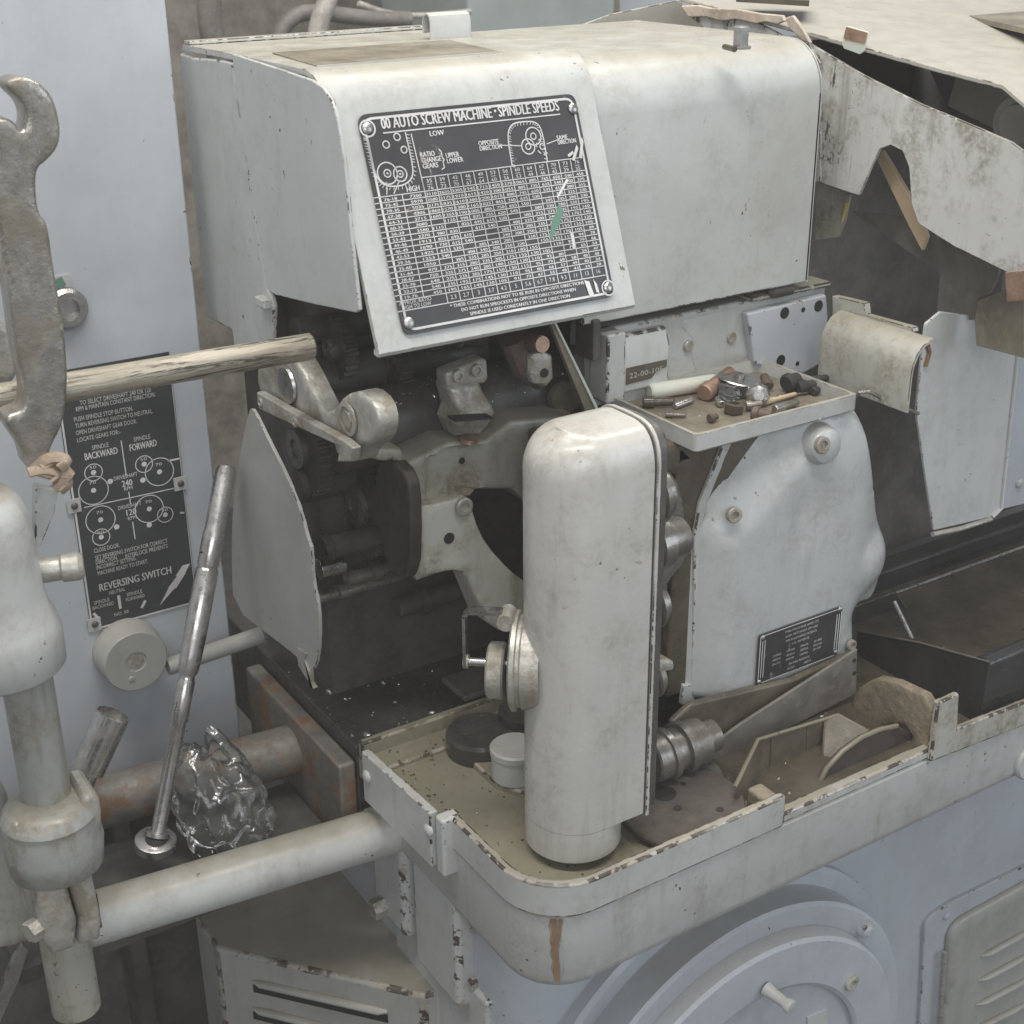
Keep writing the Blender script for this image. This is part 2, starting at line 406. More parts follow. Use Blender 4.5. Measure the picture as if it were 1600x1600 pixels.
def screw(parent, p, nrm, r, kind='slot', h=None, mat='steel', name='screw', rot=.6):
    p = V(p); nrm = V(nrm).normalized(); h = h or r*.5
    mb = MB(); b, c = ortho(nrm); b, c = b*math.cos(rot)+c*math.sin(rot), c*math.cos(rot)-b*math.sin(rot)
    if kind == 'socket': mb.lathe(p, nrm, [(r, -.002), (r, h*.8), (r*.88, h), (r*.55, h), (r*.5, h*.3), (0, h*.3)], 20)
    elif kind == 'dome': mb.lathe(p, nrm, [(r, -.001), (r, 0), (r*.92, h*.45), (r*.7, h*.8), (r*.35, h), (0, h)], 18)
    elif kind == 'hex': mb.lathe(p, nrm, [(r, -.002), (r, h*.85), (r*.9, h), (0, h)], 6)
    else:
        mb.lathe(p, nrm, [(r, -.001), (r, h*.55), (0, h*.55)], 20); g = .16
        for sg in (1, -1):
            a0 = math.asin(g); arc = [a0+(math.pi-2*a0)*i/10 for i in range(11)]
            lo = [p+nrm*h*.5+(b*math.cos(a)+c*math.sin(a)*sg)*r for a in arc]; hi = [p+nrm*h+(b*math.cos(a)*.86+c*(math.sin(a)*.86+g*.14)*sg)*r for a in arc]
            mb.loft([lo, hi])
    o = mb.build(name, mat, parent, ang=25)
    return o
# ================================================================== SETTING
fl = MB().box(-3, 5, -3, 6, -1.06, -1.0).build('floor', 'cavity', kind='structure')
wl = MB().box(-3, 6, 3.2, 3.3, -1, 3.2).build('wall', 'wall_far' if 'wall_far' in M else dark('wall_far', (.36, .33, .29), .7), kind='structure')

# ================================================================== MACHINE
mc = thing('automatic_screw_machine', (.4, .3, -1.0), 'grey painted automatic screw machine with spindle speeds plate and open covers', 'machine')

# ---- base
b = MB()
out = fillet([(.026, .1, 0), (1.5, .1, 0), (1.5, .75, 0), (.026, .75, 0)], [.045, 0, 0, 0], 8)
b.prism([V((p.x, p.y, -1.0)) for p in out], (0, 0, .885))
base = b.build('base', 'paint_base', mc, bev=.004)
fr = MB().box(.006, .034, .165, .262, -.262, -.058); fr.build('base_flange', 'paint_clean', base, bev=.008, seg=3)
MB().box(.004, .03, .278, .36, -.25, -.07).build('base_flange', 'paint_clean', base, bev=.012, seg=3)
MB().prism(ats([(646, 1441), (737, 1536), (737, 1552), (646, 1458)], X=.018), (.03, 0, 0)).build('base_ledge', 'paint_dirty', base, bev=.003)
MB().prism([V((.02, .13, -.23)), V((.02, .34, -.245)), V((.02, .34, -1)), V((.02, .13, -1))], (.1, 0, 0)).build('base_wall', 'paint_clean', base, bev=.006)
hb = at(600, 1415, X=.004); screw(base, hb, (-1, 0, 0), .0125, 'hex', .016, 'dirty_cast', 'hex_bolt')
hb = at(588, 1274, X=.004); screw(base, hb, (-1, 0, 0), .0115, 'hex', .012, 'dirty_cast', 'hex_bolt')
hb = at(738, 1440, X=.026); screw(base, hb, (-1, 0, 0), .0125, 'socket', .004, 'paint_dirty', 'socket_screw')

# round cover on the base
rc = V((.314, .04, -.455)); Yn = V((0, -1, 0))
b = MB().lathe(rc, Yn, [(.285, -.07), (.285, -.045), (.280, -.04), (.256, -.04)], 96).build('boss_flange', 'paint_base', mc)
cv = MB().lathe(rc, Yn, [(.262, -.06), (.262, -.004), (.258, 0), (.235, 0), (.231, -.002), (.229, .016), (.225, .020), (.17, .020), (.165, .017), (.165, .012), (0, .012)], 96)
cvo = cv.build('round_cover', 'paint_base', mc, ang=30)
screw(cvo, at(1349, 1450, Y=.039), Yn, .0115, 'dome', .011, 'paint_base', 'cover_screw')
p = at(1352, 1450, Y=.030); screw(cvo, p, Yn, .0035, 'dome', .001, 'steel', 'cover_screw')
screw(cvo, at(1330, 1535, Y=.019), Yn, .010, 'socket', .004, 'paint_dirty', 'socket_screw')
p = at(1197, 1545, Y=.018); MB().lathe(p, (.18, -1, -.1), [(.009, 0), (.007, .01), (.0062, .026), (.0085, .031), (.0085, .036), (0, .037)], 20).build('pin', 'paint_clean', cvo)
q = ats([(1262, 1590), (1292, 1578), (1294, 1602), (1262, 1612)], Y=.0262); MB().prism(q, (0, .004, 0)).build('cover_label', 'paint_clean', cvo)

# louvred door on the base front, with its hinge
DY = .085
do = fillet(ats([(1468, 1700), (1486, 1448), (1640, 1362), (1800, 1320), (1800, 1700)], Y=DY), [0, .03, 0, 0, 0], 6)
fr_o = fillet(ats([(1432, 1700), (1446, 1436), (1490, 1408), (1640, 1335), (1800, 1290), (1800, 1700)], Y=.094), [0, .02, .0, 0, 0, 0], 6)
dfr = MB().prism(fr_o, (0, .01, 0)).build('door_frame', 'paint_base', mc, bev=.002)
door = MB().pillow(do, (0, -1, 0), .006, .008, .02).build('louvred_door', 'paint_box', mc, ang=50)
for k in range(6):
    y = 1492+k*38
    a = at(1532-k*4, y+2, Y=DY-.0005); e = at(1640, y-58, Y=DY-.0005)
    MB().tube([a, a.lerp(e, .1)+V((0, -.003, 0)), a.lerp(e, .5)+V((0, -.003, 0)), e], [.001, .0045, .0045, .002], 10, .8).build('louvre', 'paint_box', door)
for k in range(9):
    y = 1488+k*17
    a = at(1476-k*1.2, y, Y=DY); e = at(1475-k*1.2, y+14, Y=DY)
    MB().cyl(a, e, .0035, n=10).build('hinge_knuckle', 'dirty_cast', dfr)
screw(dfr, at(1478, 1431, Y=.094), Yn, .006, 'dome', .004, 'paint_base', 'rivet')

# ---- pan and front rail
def planloop(x0, y0, rad, x1, y1, z, n=10):
    q = [V((x0, y1, z)), V((x0, y0+rad, z))]
    for i in range(1, n): a = math.pi+math.pi/2*i/n; q.append(V((x0+rad+rad*math.cos(a), y0+rad+rad*math.sin(a), z)))
    return q+[V((x0+rad, y0, z)), V((x1, y0, z)), V((x1, y1, z))]
secs = []
for ins, z in ((.034, -.136), (.020, -.134), (.008, -.126), (.004, -.115), (.004, -.050), (.004, -.042), (.007, -.039)):
    secs.append(planloop(ins, ins, .062-ins*.6, 1.3, .345, z))
pan = MB().loft(secs).build('pan', 'paint_rail', mc, ang=40)
MB().prism([V((p.x, p.y, -.041)) for p in planloop(.011, .012, .052, 1.28, .347, 0)], (0, 0, .006)).build('pan_floor', 'paint_panfloor', mc)
def wall(path, th, z0, z1):           # upright strip following a plan path
    mb = MB(); n = len(path); L = []; Rr = []
    for i, p in enumerate(path):
        t = (path[min(i+1, n-1)]-path[max(i-1, 0)]); t.z = 0; t.normalize(); m = V((-t.y, t.x, 0)); L.append(p); Rr.append(p+m*th)
    secs = [[V((a.x, a.y, z0)), V((a.x, a.y, z1)), V((c.x, c.y, z1)), V((c.x, c.y, z0))] for a, c in zip(L, Rr)]
    return mb.loft(secs)
lp = planloop(0, 0, .066, .304, .168, 0, 12)[:-1]; lp[-1] = V((.306, 0, 0))
wall(lp, .010, -.0385, 0).build('pan_lip', 'paint_rail', pan, bev=.003)
MB().box(.285, .305, .0105, .038, -.037, -.004).build('lip_stop', 'crust', pan, bev=.004)
rp = [V((.306, .004, 0)), V((.5, .004, 0)), V((.8, .004, 0)), V((1.3, .004, 0))]
wall(rp, .014, -.0385, -.026).build('rail_ridge', 'paint_rail', pan, bev=.003)
MB().box(-.012, .012, .155, .171, -.070, .001).build('lip_end', 'paint_clean', pan, bev=.004, seg=3)
A0 = V((-.022, .312, 0)); A1 = V((-.016, .173, 0))
eb = MB().prism([A0+V((0, 0, .002)), A1+V((0, 0, .002)), A1+V((0, 0, -.066)), A0+V((0, 0, -.062))], (.010, .0, 0)).build('end_bar', 'paint', mc, bev=.002)
for x, y in ((574, 1213), (670, 1297)): screw(eb, at(x, y, pl=(A0, V((-1, -.05, 0)))), (-1, -.05, 0), .0075, 'dome', .004, 'paint_clean', 'screw')
MB().box(-.008, .30, .31, .352, -.06, -.030).build('pan_shelf', 'paint_panfloor', mc, bev=.003)
MB().box(-.006, .30, .343, .354, -.035, -.012).build('pan_ridge', 'paint_panfloor', mc, bev=.003)
MB().box(.302, 1.25, .016, .33, -.036, -.033).build('sludge_layer', 'sludge', pan)
def arcpt(deg, z, off): a = R(deg); return V((.0636+(.0596+off)*math.cos(a), .0636+(.0596+off)*math.sin(a), z))
MB().add([arcpt(229+2.4*(3.5+(i-3.5)*kk), z, .0006) for z, kk in ((-.041, .9), (-.050, 1.05), (-.058, .85), (-.066, 1.0), (-.075, .72), (-.083, .9), (-.092, .6), (-.10, .75), (-.110, .5), (-.119, .25)) for i in range(8)], [[k*8+i, k*8+i+1, k*8+i+9, k*8+i+8] for k in range(9) for i in range(7)]).build('rust_streak', 'rust_stain', pan)
# details standing in the left of the pan
ft = fillet(ats([(735, 1188), (800, 1160), (880, 1190), (880, 1260), (775, 1225)], Z=-.028), .006, 4)
foot = MB().prism([p-V((0, 0, .012)) for p in ft], (0, 0, .013)).build('filler_base', 'paint_panfloor', mc, bev=.003)
c = at(805, 1190, Z=-.010); MB().lathe(c, (0, 0, 1), [(.026, -.016), (.026, .012), (.0275, .013), (.0275, .019), (.025, .021), (0, .021)], 32).build('filler_cap', 'paint', foot)
c = at(752, 1152, Z=-.02); oc = MB().lathe(c, (0, 0, 1), [(.040, -.02), (.040, .006), (.037, .010), (0, .010)], 40).build('oil_cap', 'oily_bed', mc)
c = at(820, 1128, Z=-.015); MB().lathe(c, (0, 0, 1), [(.03, -.02), (.03, .016), (0, .016)], 30).build('oil_cap', 'oily_bed', mc)

# ---- dark bed behind the pan shelf
bed = MB().box(-.008, .32, .355, .80, -.16, -.022).build('bed', 'oily_bed', mc, bev=.003)
MB().box(-.030, -.0085, .355, .62, -.16, -.040).build('bed_end', 'rusty_pipe', mc, bev=.004)
for x, y in ((575, 1147), (675, 1112), (516, 1080), (600, 1065)):
    screw(bed, at(x, y, Z=-.0215), (0, 0, 1), .006, 'dome', .003, 'steel')
MB().lathe(at(599, 1033, Z=-.021), (0, 0, 1), [(.022, 0), (.022, .004), (.008, .006), (.006, .03), (.003, .03), (.003, .07), (0, .07)], 20).build('stud', 'oily_dark', mc)
MB().box(.14, .20, .365, .42, -.021, -.012).build('pad', 'grey_sheet', mc, bev=.003)

# ---- support pipes
def pipe(name, a, e, r, mat, **k):
    d = (e-a).normalized(); return MB().lathe(a, d, [(r*.8, 0), (r*.8, .002), (r, .002), (r, (e-a).length)], 40).build(name, mat, mc, **k)
pipe('support_pipe', V((-.345, .333, -.100)), V((.012, .304, -.107)), .0275, 'paint_rail')
pipe('support_pipe', V((-.40, .515, -.085)), V((.0, .485, -.09)), .030, 'rusty_pipe', label='rusty rear pipe')

# ---- tall guard column
cx, cy, r = .105, .0945, .0485; zb, zt = -.026, .418; XF = .156
def usec(rad, z, xr, rx=None):
    q = []; rx = rx or rad
    for i in range(25): a = math.pi/2+math.pi*i/24; q.append(V((cx+rx*math.cos(a), cy+rad*math.sin(a), z)))
    return q+[V((cx+(xr-cx)*k/4, cy-rad, z)) for k in (1, 2, 3)]+[V((xr, cy-rad, z)), V((xr, cy+rad, z))]+[V((cx+(xr-cx)*k/4, cy+rad, z)) for k in (3, 2, 1)]
secs = []
for z in (zb, .005): secs.append(usec(r, z, cx+r*.72))
col1 = MB().lathe((cx, cy, zb), (0, 0, 1), [(r-.003, 0), (r, .003), (r, .0355), (r-.004, .036)], 48)
secs = []
for z, k in ((.0102, .999), (.012, 1.0)): secs.append(usec(r*k, z, XF-.004*(1-k)*30))
zc = zt-.040
secs.append(usec(r, zc, XF))
for i in range(1, 10):
    a = math.pi/2*i/9*.97; k = math.cos(a)**.5; secs.append(usec(r*max(k, .34), zc+.040*math.sin(a), XF, r*max(math.cos(a)**.8, .42)))
col1.loft(secs)
colo = col1.build('guard_column', 'paint_column', mc, ang=38)
def arch(rad, x, z0, zc_, hh):
    q = [V((x, cy-rad, z0))]
    for i in range(17): a = math.pi*i/16; q.append(V((x, cy-rad*(abs(math.cos(a))**.5)*(1 if math.cos(a) > 0 else -1), zc_+hh*math.sin(a)**.9)))
    return q+[V((x, cy+rad, z0))]
MB().prism(arch(r-.0005, XF+.0005, .008, zc, .0395), (.002, 0, 0)).build('gasket', 'deep_brown', colo)
MB().prism(arch(r+.0012, XF+.0028, .006, zc, .0415), (.0042, 0, 0)).build('column_flange', 'paint_column', colo, bev=.001)
MB().prism(arch(r-.004, XF+.0075, .012, zc, .037), (.010, 0, 0)).build('backing_plate', 'oily_dark', colo)
# round side cover with strap latch, on the far left of the column
sn = V((-.765, .644, 0)).normalized(); ss = V((-sn.y, sn.x, 0)); hz = at(806, 1040, X=cx-r).z
hc = V((cx, cy, hz))+sn*(r-.004)
sc_ = MB().lathe(hc, sn, [(.045, -.014), (.047, .003), (.045, .005), (.045, .008), (.049, .009), (.049, .013), (.046, .015), (0, .015)], 44).build('side_cover', 'dirty_cast', colo)
lug = hc+sn*.020+V((0, 0, .046)); MB().cyl(lug-ss*.012, lug+ss*.012, .0085, n=18).build('hinge_lug', 'dirty_cast', sc_)
s0 = lug+V((0, 0, .006)); sp = [s0, s0+sn*.036, s0+sn*.041-V((0, 0, .005)), s0+sn*.041-V((0, 0, .058))]
mb = MB()
for a, e in zip(sp, sp[1:]):
    d = (e-a).normalized(); mb.obox((a+e)/2, d*((e-a).length/2+.001), ss*.007, d.cross(ss)*.0015)
mb.build('strap', 'steel', sc_)
k0 = hc+sn*.024-V((0, 0, .004)); MB().cyl(k0-sn*.008, k0+sn*.036, .0042, n=14).build('clamp_screw', 'steel', sc_)
MB().lathe(k0-V((0, 0, .008)), sn, [(.026, -.002), (.028, 0), (.028, .013), (.026, .015), (0, .015)], 14).build('clamp_knob', 'dirty_cast', sc_)
MB().lathe(k0+sn*.034, sn, [(.007, 0), (.007, .005), (0, .006)], 12).build('clamp_nut', 'dirty_cast', sc_)
# ================================================================== HEADSTOCK COVERS
def shell(prof, th, x0, x1):          # sheet profile in the YZ plane, thickness inward
    pts = [V((0, a, c)) for a, c in prof]; n = len(pts); inn = []
    for i in range(n):
        t = (pts[min(i+1, n-1)]-pts[max(i-1, 0)]).normalized(); m = V((0, -t.z, t.y)); inn.append(pts[i]+m*th)
    loop = pts+inn[::-1]
    return MB().prism([V((x0, p.y, p.z)) for p in loop], (x1-x0, 0, 0))
def arcp(c, r, a0, a1, n=8): return [(c[0]+r*math.cos(R(a0+(a1-a0)*i/n)), c[1]+r*math.sin(R(a0+(a1-a0)*i/n))) for i in range(n+1)]
SL = V((0, .07, .181)).normalized()                    # up the sloping face
PP = V((-.0016, .22, .4858)); PN = V((1, 0, 0)).cross(SL).normalized(); PN = PN if PN.y < 0 else -PN
F1 = Frame(at(560, 181, pl=(PP, PN)), (1, 0, 0), -SL, 1.28)
def sl(z, off=.0035): q = PP+SL*((z-PP.z)/SL.z)-PN*off; return (q.y, q.z)
profA = [(.64, .704), (.50, .7065), (sl(.7065)[0]+.032, .707)]
p0 = sl(.676); mY = sl(.7065)[0]
for i in range(1, 9):
    t = i/9; a = V((mY+.032, .707)); m = V((mY, .7068)); e = V(p0); q = a*(1-t)**2+m*2*t*(1-t)+e*t*t; profA.append((q.x, q.y))
profA += [p0, sl(.57), sl(.480), sl(.474)]
e = sl(.472); profA += [(e[0]+.004, e[1]-.002), (e[0]+.012, e[1]-.001)]
cA = shell(profA, .006, -.024, .263).build('gear_cover', 'paint_cover', mc, bev=.0025, seg=3, ang=30)
profB = [(.64, .697), (.36, .698)]+arcp((.356, .643), .055, 90, 180, 9)[1:]+[(.301, .56), (.301, .432), (.312, .430)]
cB = shell(profB, .005, .258, .577).build('drive_cover', 'paint_cover', mc, bev=.0025, seg=3, ang=30)
MB().prism([V((.573, y, z)) for y, z in profB[:-1]]+[V((.573, .64, .432))], (.0035, 0, 0)).build('end_sheet', 'paint_clean', cB)
# end panel, two overlapping sheets facing left
ea = ats([(362, 84), (424, 104), (486, 125), (504, 137), (517, 156), (527, 190), (538, 260), (548, 372), (561, 485), (556, 489), (492, 476), (430, 461), (418, 452), (398, 330), (378, 200)], X=-.031)
epan = MB().prism(ea, (.004, 0, 0)).build('end_panel', 'paint_clean', mc, bev=.0012)
eb_ = ats([(280, 83), (300, 90), (340, 93), (362, 98), (378, 205), (396, 330), (416, 452), (424, 466), (427, 480), (424, 560), (368, 560), (362, 516), (324, 496), (314, 420), (300, 290)], X=-.026)
MB().prism(eb_, (.006, 0, 0)).build('rear_panel', 'paint_clean', mc, bev=.0025)
MB().obox(at(413, 472, X=-.029), (.006, 0, 0), (0, .012, 0), (0, 0, .005)).build('stop_lug', 'paint_clean', epan, bev=.002)
# worn pad, bent tab and hex bolt on top
q = [V((.006, .475, .7070)), V((.206, .475, .7070)), V((.188, .345, .7070)), V((-.008, .345, .7070))]
MB().prism(q, (0, 0, .0010)).build('grip_pad', 'olive_sheet', cA)
MB().prism([q[3]+V((-.002, -.004, 0)), q[2]+V((0, -.004, 0)), q[2]+V((0, 0, 0)), q[3]], (0, 0, .0014)).build('pad_edging', 'paint_cover', cA)
MB().box(-.022, .263, .625, .640, .7045, .7085).build('cover_seam', 'paint_cover', cA, bev=.001)
tb = at(705, 62, Z=.705); ty = tb.y
prf = [(0, 0), (0, .022)]+[(.009-.009*math.cos(R(a)), .022+.009*math.sin(R(a))) for a in (45, 90, 135)]+[(.018, .022), (.018, .010)]
ins = [(.0025, 0), (.0025, .022)]+[(.009-.0065*math.cos(R(a)), .022+.0065*math.sin(R(a))) for a in (45, 90, 135)]+[(.0155, .022), (.0155, .010)]
MB().prism([V((tb.x-.025, ty+a, .702+c)) for a, c in prf+ins[::-1]], (.05, 0, 0)).build('bent_tab', 'paint_clean', cA, bev=.0008)
hx = at(1157, 76, Z=.70); MB().lathe(hx, (0, 0, 1), [(.012, 0), (.012, .002), (.0085, .003), (.0085, .021), (.006, .022), (0, .022)], 6).build('hex_stud', 'steel', cB)
MB().tube(ats([(1132, 73), (1148, 77)], Z=.7005), .003, 8).build('weld_bead', 'grease', cB)

# ---- spindle speeds plate
W1 = F1.px(900, 163)[0]; H1 = F1.px(628, 524)[1]
pl = MB().prism([p-F1.n*.0022 for p in F1.rect(-.001, -.001, W1+.001, H1+.001, .010, 6)], F1.n*.0020).build('speed_plate', 'plate_black', mc)
ik = MB()
rr = [F1.px(0, 0)]
inner = fillet([V((.0035, .0035, 0)), V((W1-.0035, .0035, 0)), V((W1-.0035, H1-.0035, 0)), V((.0035, H1-.0035, 0))], .009, 6)
F1.line(ik, [(p.x, p.y) for p in inner+[inner[0]]], .0022)
def X1(x, y): return F1.px(x, y)
a = X1(597, 202); e = X1(876, 184); F1.text(ik, '00 AUTO SCREW MACHINE', a[0], a[1], .0108, (e[0]-a[0])*.605, bold=.00035)
F1.text(ik, 'SPINDLE SPEEDS', a[0]+(e[0]-a[0])*.645, a[1], .0108, (e[0]-a[0])*.355, bold=.00035)
F1.dot(ik, a[0]+(e[0]-a[0])*.627, a[1]-.0058, .0013)
F1.line(ik, [(a[0], a[1]+.0035), (e[0], a[1]+.0035)], .0011)
# gear-train diagram, left
def P1(*pts): return [X1(*p) for p in pts]
ug = smooth_loop([V((*p, 0)) for p in P1((573, 217), (583, 262), (591, 283), (606, 292), (632, 290), (646, 276), (643, 250), (633, 207))], 2, False)
ul = [(p.x, p.y) for p in ug]; F1.line(ik, ul, .0012)
for i in range(len(ul)-1):
    p, q = V(ul[i]), V(ul[i+1]); k = max(1, int((q-p).length/.0022)); d = (q-p).normalized(); m = V((-d.y, d.x))
    for j in range(k): c = p.lerp(q, j/k); F1.line(ik, [tuple(c), tuple(c+m*.0034-d*.0012)], .0006)
for x, y, rr_ in ((620, 214, .0032), (603, 226, .0032), (631, 234, .0030)): F1.ring(ik, *X1(x, y), rr_, .0012, 16)
for x, y, r1, r2 in ((605, 271, .0098, .0034), (625, 272, .0066, .0030)):
    F1.ring(ik, *X1(x, y), r1, .0012, 26); F1.ring(ik, *X1(x, y), r2, .0011, 16); F1.dot(ik, *X1(x, y), .001)
F1.line(ik, P1((605, 287), (604, 304)), .0009); F1.line(ik, P1((624, 282), (615, 303)), .0009)
F1.line(ik, P1((642, 209), (663.5, 300)), .0010)
def T1(s, x, y, h, al='L', wd=None): F1.text(ik, s, *X1(x, y), h, wd, al, bold=.00016)
T1('LOW', 672, 213, .0050); T1('RATIO', 657, 246, .0050, wd=.0150); T1('CHANGE', 659, 255, .0050, wd=.0205); T1('GEARS', 661, 264, .0050, wd=.0160)
T1('UPPER', 697, 247, .0050, wd=.0140); T1('LOWER', 699, 255.5, .0050, wd=.0170); T1('HIGH', 636, 300, .0052, wd=.0130)
F1.line(ik, P1((685, 233), (689, 237), (691, 247), (694, 249), (692, 252), (694, 262), (690, 265)), .0010)
T1('OPPOSITE', 748, 228, .0048, wd=.0220); T1('DIRECTION', 750, 236, .0048, wd=.0240); T1('SAME', 870, 219, .0046, wd=.0125); T1('DIRECTION', 872, 226, .0046, wd=.0210)
ur = smooth_loop([V((*p, 0)) for p in P1((800, 260), (792, 212), (798, 194), (815, 190), (838, 190), (847, 205), (855, 252))], 2, False); ul = [(p.x, p.y) for p in ur]; F1.line(ik, ul, .0012)
for i in range(len(ul)-1):
    p, q = V(ul[i]), V(ul[i+1]); k = max(1, int((q-p).length/.0024)); d = (q-p).normalized(); m = V((d.y, -d.x))
    for j in range(k): c = p.lerp(q, j/k); F1.line(ik, [tuple(c), tuple(c-m*.0032-d*.001)], .0006)
for x, y, r1, r2 in ((833, 213, .0084, .0030), (825, 229, .0072, .0028)):
    F1.ring(ik, *X1(x, y), r1, .0012, 26); F1.ring(ik, *X1(x, y), r2, .0011, 16)
for k in range(4): F1.ring(ik, *X1(848, 229), .0072, .0011, 6, 60+k*60, 95+k*60)
F1.ring(ik, *X1(847, 229), .0028, .0011, 14)
F1.line(ik, P1((780, 227), (815, 228)), .0008); F1.line(ik, P1((870, 219), (854, 225)), .0008)
# table of speeds
tl = X1(589.5, 308.8); tr = X1(926, 271); bl = X1(622.8, 471); hb = X1(663.5, 281); lb = X1(630.7, 487)
u0_, u1_, v0_, v1_ = tl[0], W1-.006, tl[1], bl[1]
c1, c2 = u0_+(X1(628, 304.5)[0]-u0_), X1(663.5, 301)[0]; cw = (u1_-c2)/13; rh = (v1_-v0_)/18; vb = v1_+rh*1.75
vh = v0_-.0125
for i in range(19): F1.line(ik, [(u0_-.004, v0_+rh*i), (u1_+.003, v0_+rh*i)], .00075)
F1.line(ik, [(u0_-.004, vb), (u1_+.003, vb)], .00085); F1.line(ik, [(c2, vh), (u1_+.003, vh)], .0008)
F1.line(ik, [(c1, v0_), (c1, v1_)], .0008)
for j in range(13): F1.line(ik, [(c2+cw*j, vh), (c2+cw*j, vb)], .0008)
left = ['76-18', '73-42', '70-35', '67-38', '64-31', '60-35', '56-39', '53-42', '49-46', '46-49', '42-53', '39-56', '35-60', '31-64', '28-67', '25-70', '22-73', '19-76']
high = [7200, 5970, 5035, 4305, 3715, 3085, 2580, 2270, 1913, 1690, 1425, 1253, 1050, 870, 750, 640, 540, 450]
top = [3110, 2625, 2305, 1945, 1715, 1450, 1270, 1065, 885, 765, 650, 540, 450]
hdr = ['35', '39', '42', '46', '49', '53', '56', '60', '64', '67', '70', '73', '76']; hdl = hdr[::-1]
blank = {(5, 0), (6, 1), (7, 2), (8, 3), (9, 3), (8, 4), (10, 2), (11, 1), (12, 0), (7, 5), (6, 6), (5, 7), (4, 8), (3, 9), (9, 4), (10, 6), (11, 7), (12, 8), (13, 9), (14, 10)}
for i in range(18):
    b0 = v0_+rh*(i+.80)
    F1.text(ik, left[i], (u0_+c1)/2, b0, rh*.55, .0130, 'C', bold=.00014); F1.text(ik, str(high[i]), c2-.004, b0, rh*.55, .0030*len(str(high[i])), 'R', bold=.00014)
    for j in range(13):
        if (i, j) in blank: continue
        v = top[j]*high[i]/7200; s = str(int(round(v/5)*5) if v > 100 else int(round(v)))
        F1.text(ik, s, c2+cw*(j+.86), b0, rh*.55, .0027*len(s), 'R', bold=.00014)
for j in range(13):
    F1.text(ik, hdr[j], c2+cw*(j+.5), vh+.0052, .0036, .0056, 'C'); F1.text(ik, hdl[j], c2+cw*(j+.5), v0_-.0010, .0036, .0056, 'C')
    F1.line(ik, [(c2+cw*(j+.3), vh+.0068), (c2+cw*(j+.7), vh+.0068)], .0005)
    F1.text(ik, ['2.3', '2.7', '3', '3.7', '4.2', '5', '5.6', '6.7', '7.8', '9.3', '11', '13', '16'][j], c2+cw*(j+.5), v1_+rh*1.2, .0042, None, 'C')
F1.text(ik, 'APPROX. RATIO', u0_-.001, v1_+rh*.75, .0038, .0330); F1.text(ik, 'HIGH TO LOW', u0_+.001, v1_+rh*1.55, .0038, .0300)
cx_ = W1*.54; ft_ = vb+.0048
for k, (s, wd) in enumerate((("* THESE COMBINATIONS NOT TO BE RUN IN OPPOSITE DIRECTIONS", .150), ("DO NOT RUN SPROCKETS IN OPPOSITE DIRECTIONS WHEN", .128), ("SPINDLE IS USED CONSTANTLY IN ONE DIRECTION", .112))):
    F1.text(ik, s, cx_, ft_+k*.0050, .0034, wd, 'C', bold=.00014)
ik.build('printing', 'ink', pl)
for x, y in ((574, 201), (895, 170), (639, 505), (950, 450)):
    u, v = X1(x, y); screw(pl, F1.p(u, v), F1.n, .0058, 'dome', .0030, 'steel', 'rivet')
for x, y in ((574, 201), (950, 450)):
    u, v = X1(x, y); mb = MB(); F1.ring(mb, u, v, .0072, .0016, 22, h=.0006); mb.build('washer_ring', 'ink', pl)
mb = MB(); g = [X1(*p) for p in ((872, 318), (880, 330), (874, 350), (866, 362), (861, 378), (858, 368), (862, 345), (868, 335))]
mb.add([F1.p(a, c, .0007) for a, c in g], [list(range(len(g)))]); mb.build('green_smear', 'green_mark', pl)
for g in (((893, 250), (900, 226), (903, 232), (897, 252)), ((904, 246), (908, 214), (911, 222), (908, 248)), ((886, 242), (894, 236), (896, 240), (888, 246)), ((884, 280), (888, 281), (872, 309), (869, 308)), ((890, 360), (896, 368), (898, 390), (895, 388)), ((912, 438), (920, 440), (928, 462), (921, 464)), ((926, 436), (932, 444), (936, 458), (931, 456))):
    mb = MB(); q = [X1(*p) for p in g]; mb.add([F1.p(a, c, .0008) for a, c in q], [list(range(len(q)))]); mb.build('scrape', 'ink', pl)

# latch bar under the plate
MB().tube([at(808, 500, Y=.232), at(850, 497, Y=.232), at(905, 483, Y=.232)], .0028, 8).build('latch_bar', 'dirty_cast', mc)
MB().box(.268, .278, .296, .330, .392, .437).build('latch_block', 'oily_dark', mc, bev=.002)

# ================================================================== HEADSTOCK INSIDE
MB().box(.02, .62, .47, .66, -.03, .685).build('headstock', 'deep_warm', mc)
MB().box(.60, 1.4, .60, .66, -.03, .66).build('rear_wall', 'deep_warm', mc)
MB().box(.60, 1.4, .40, .404, -.03, .58).build('dark_screen', 'hood_dark', mc)
def shaft(a, e, r, mat='oily_dark', name='shaft', prof=None): return MB().cyl(a, e, r, n=28).build(name, mat, mc, bev=.001)
sp = at(700, 640, Y=.40); sp_z = sp.z; shaft(V((.01, .40, sp.z)), V((.45, .40, sp.z)), .042, name='spindle')
c = at(597, 522, Y=.37); MB().lathe(c, (-1, 0, 0), [(.026, -.006), (.026, 0), (.022, .002), (0, .002)], 32).build('collar_disc', 'oily_dark', mc)
shaft(c, c+V((.12, 0, -.02)), .014); shaft(c+V((.05, 0, -.008)), c+V((.065, 0, -.010)), .019, 'oily_bed', 'collar'); shaft(c+V((.085, 0, -.014)), c+V((.09, 0, -.015)), .0165, 'bright_steel', 'collar')
c = at(470, 600, Y=.45); shaft(c, c+V((.22, 0, 0)), .024); shaft(c+V((.09, 0, 0)), c+V((.10, 0, 0)), .028, 'oily_bed', 'collar')
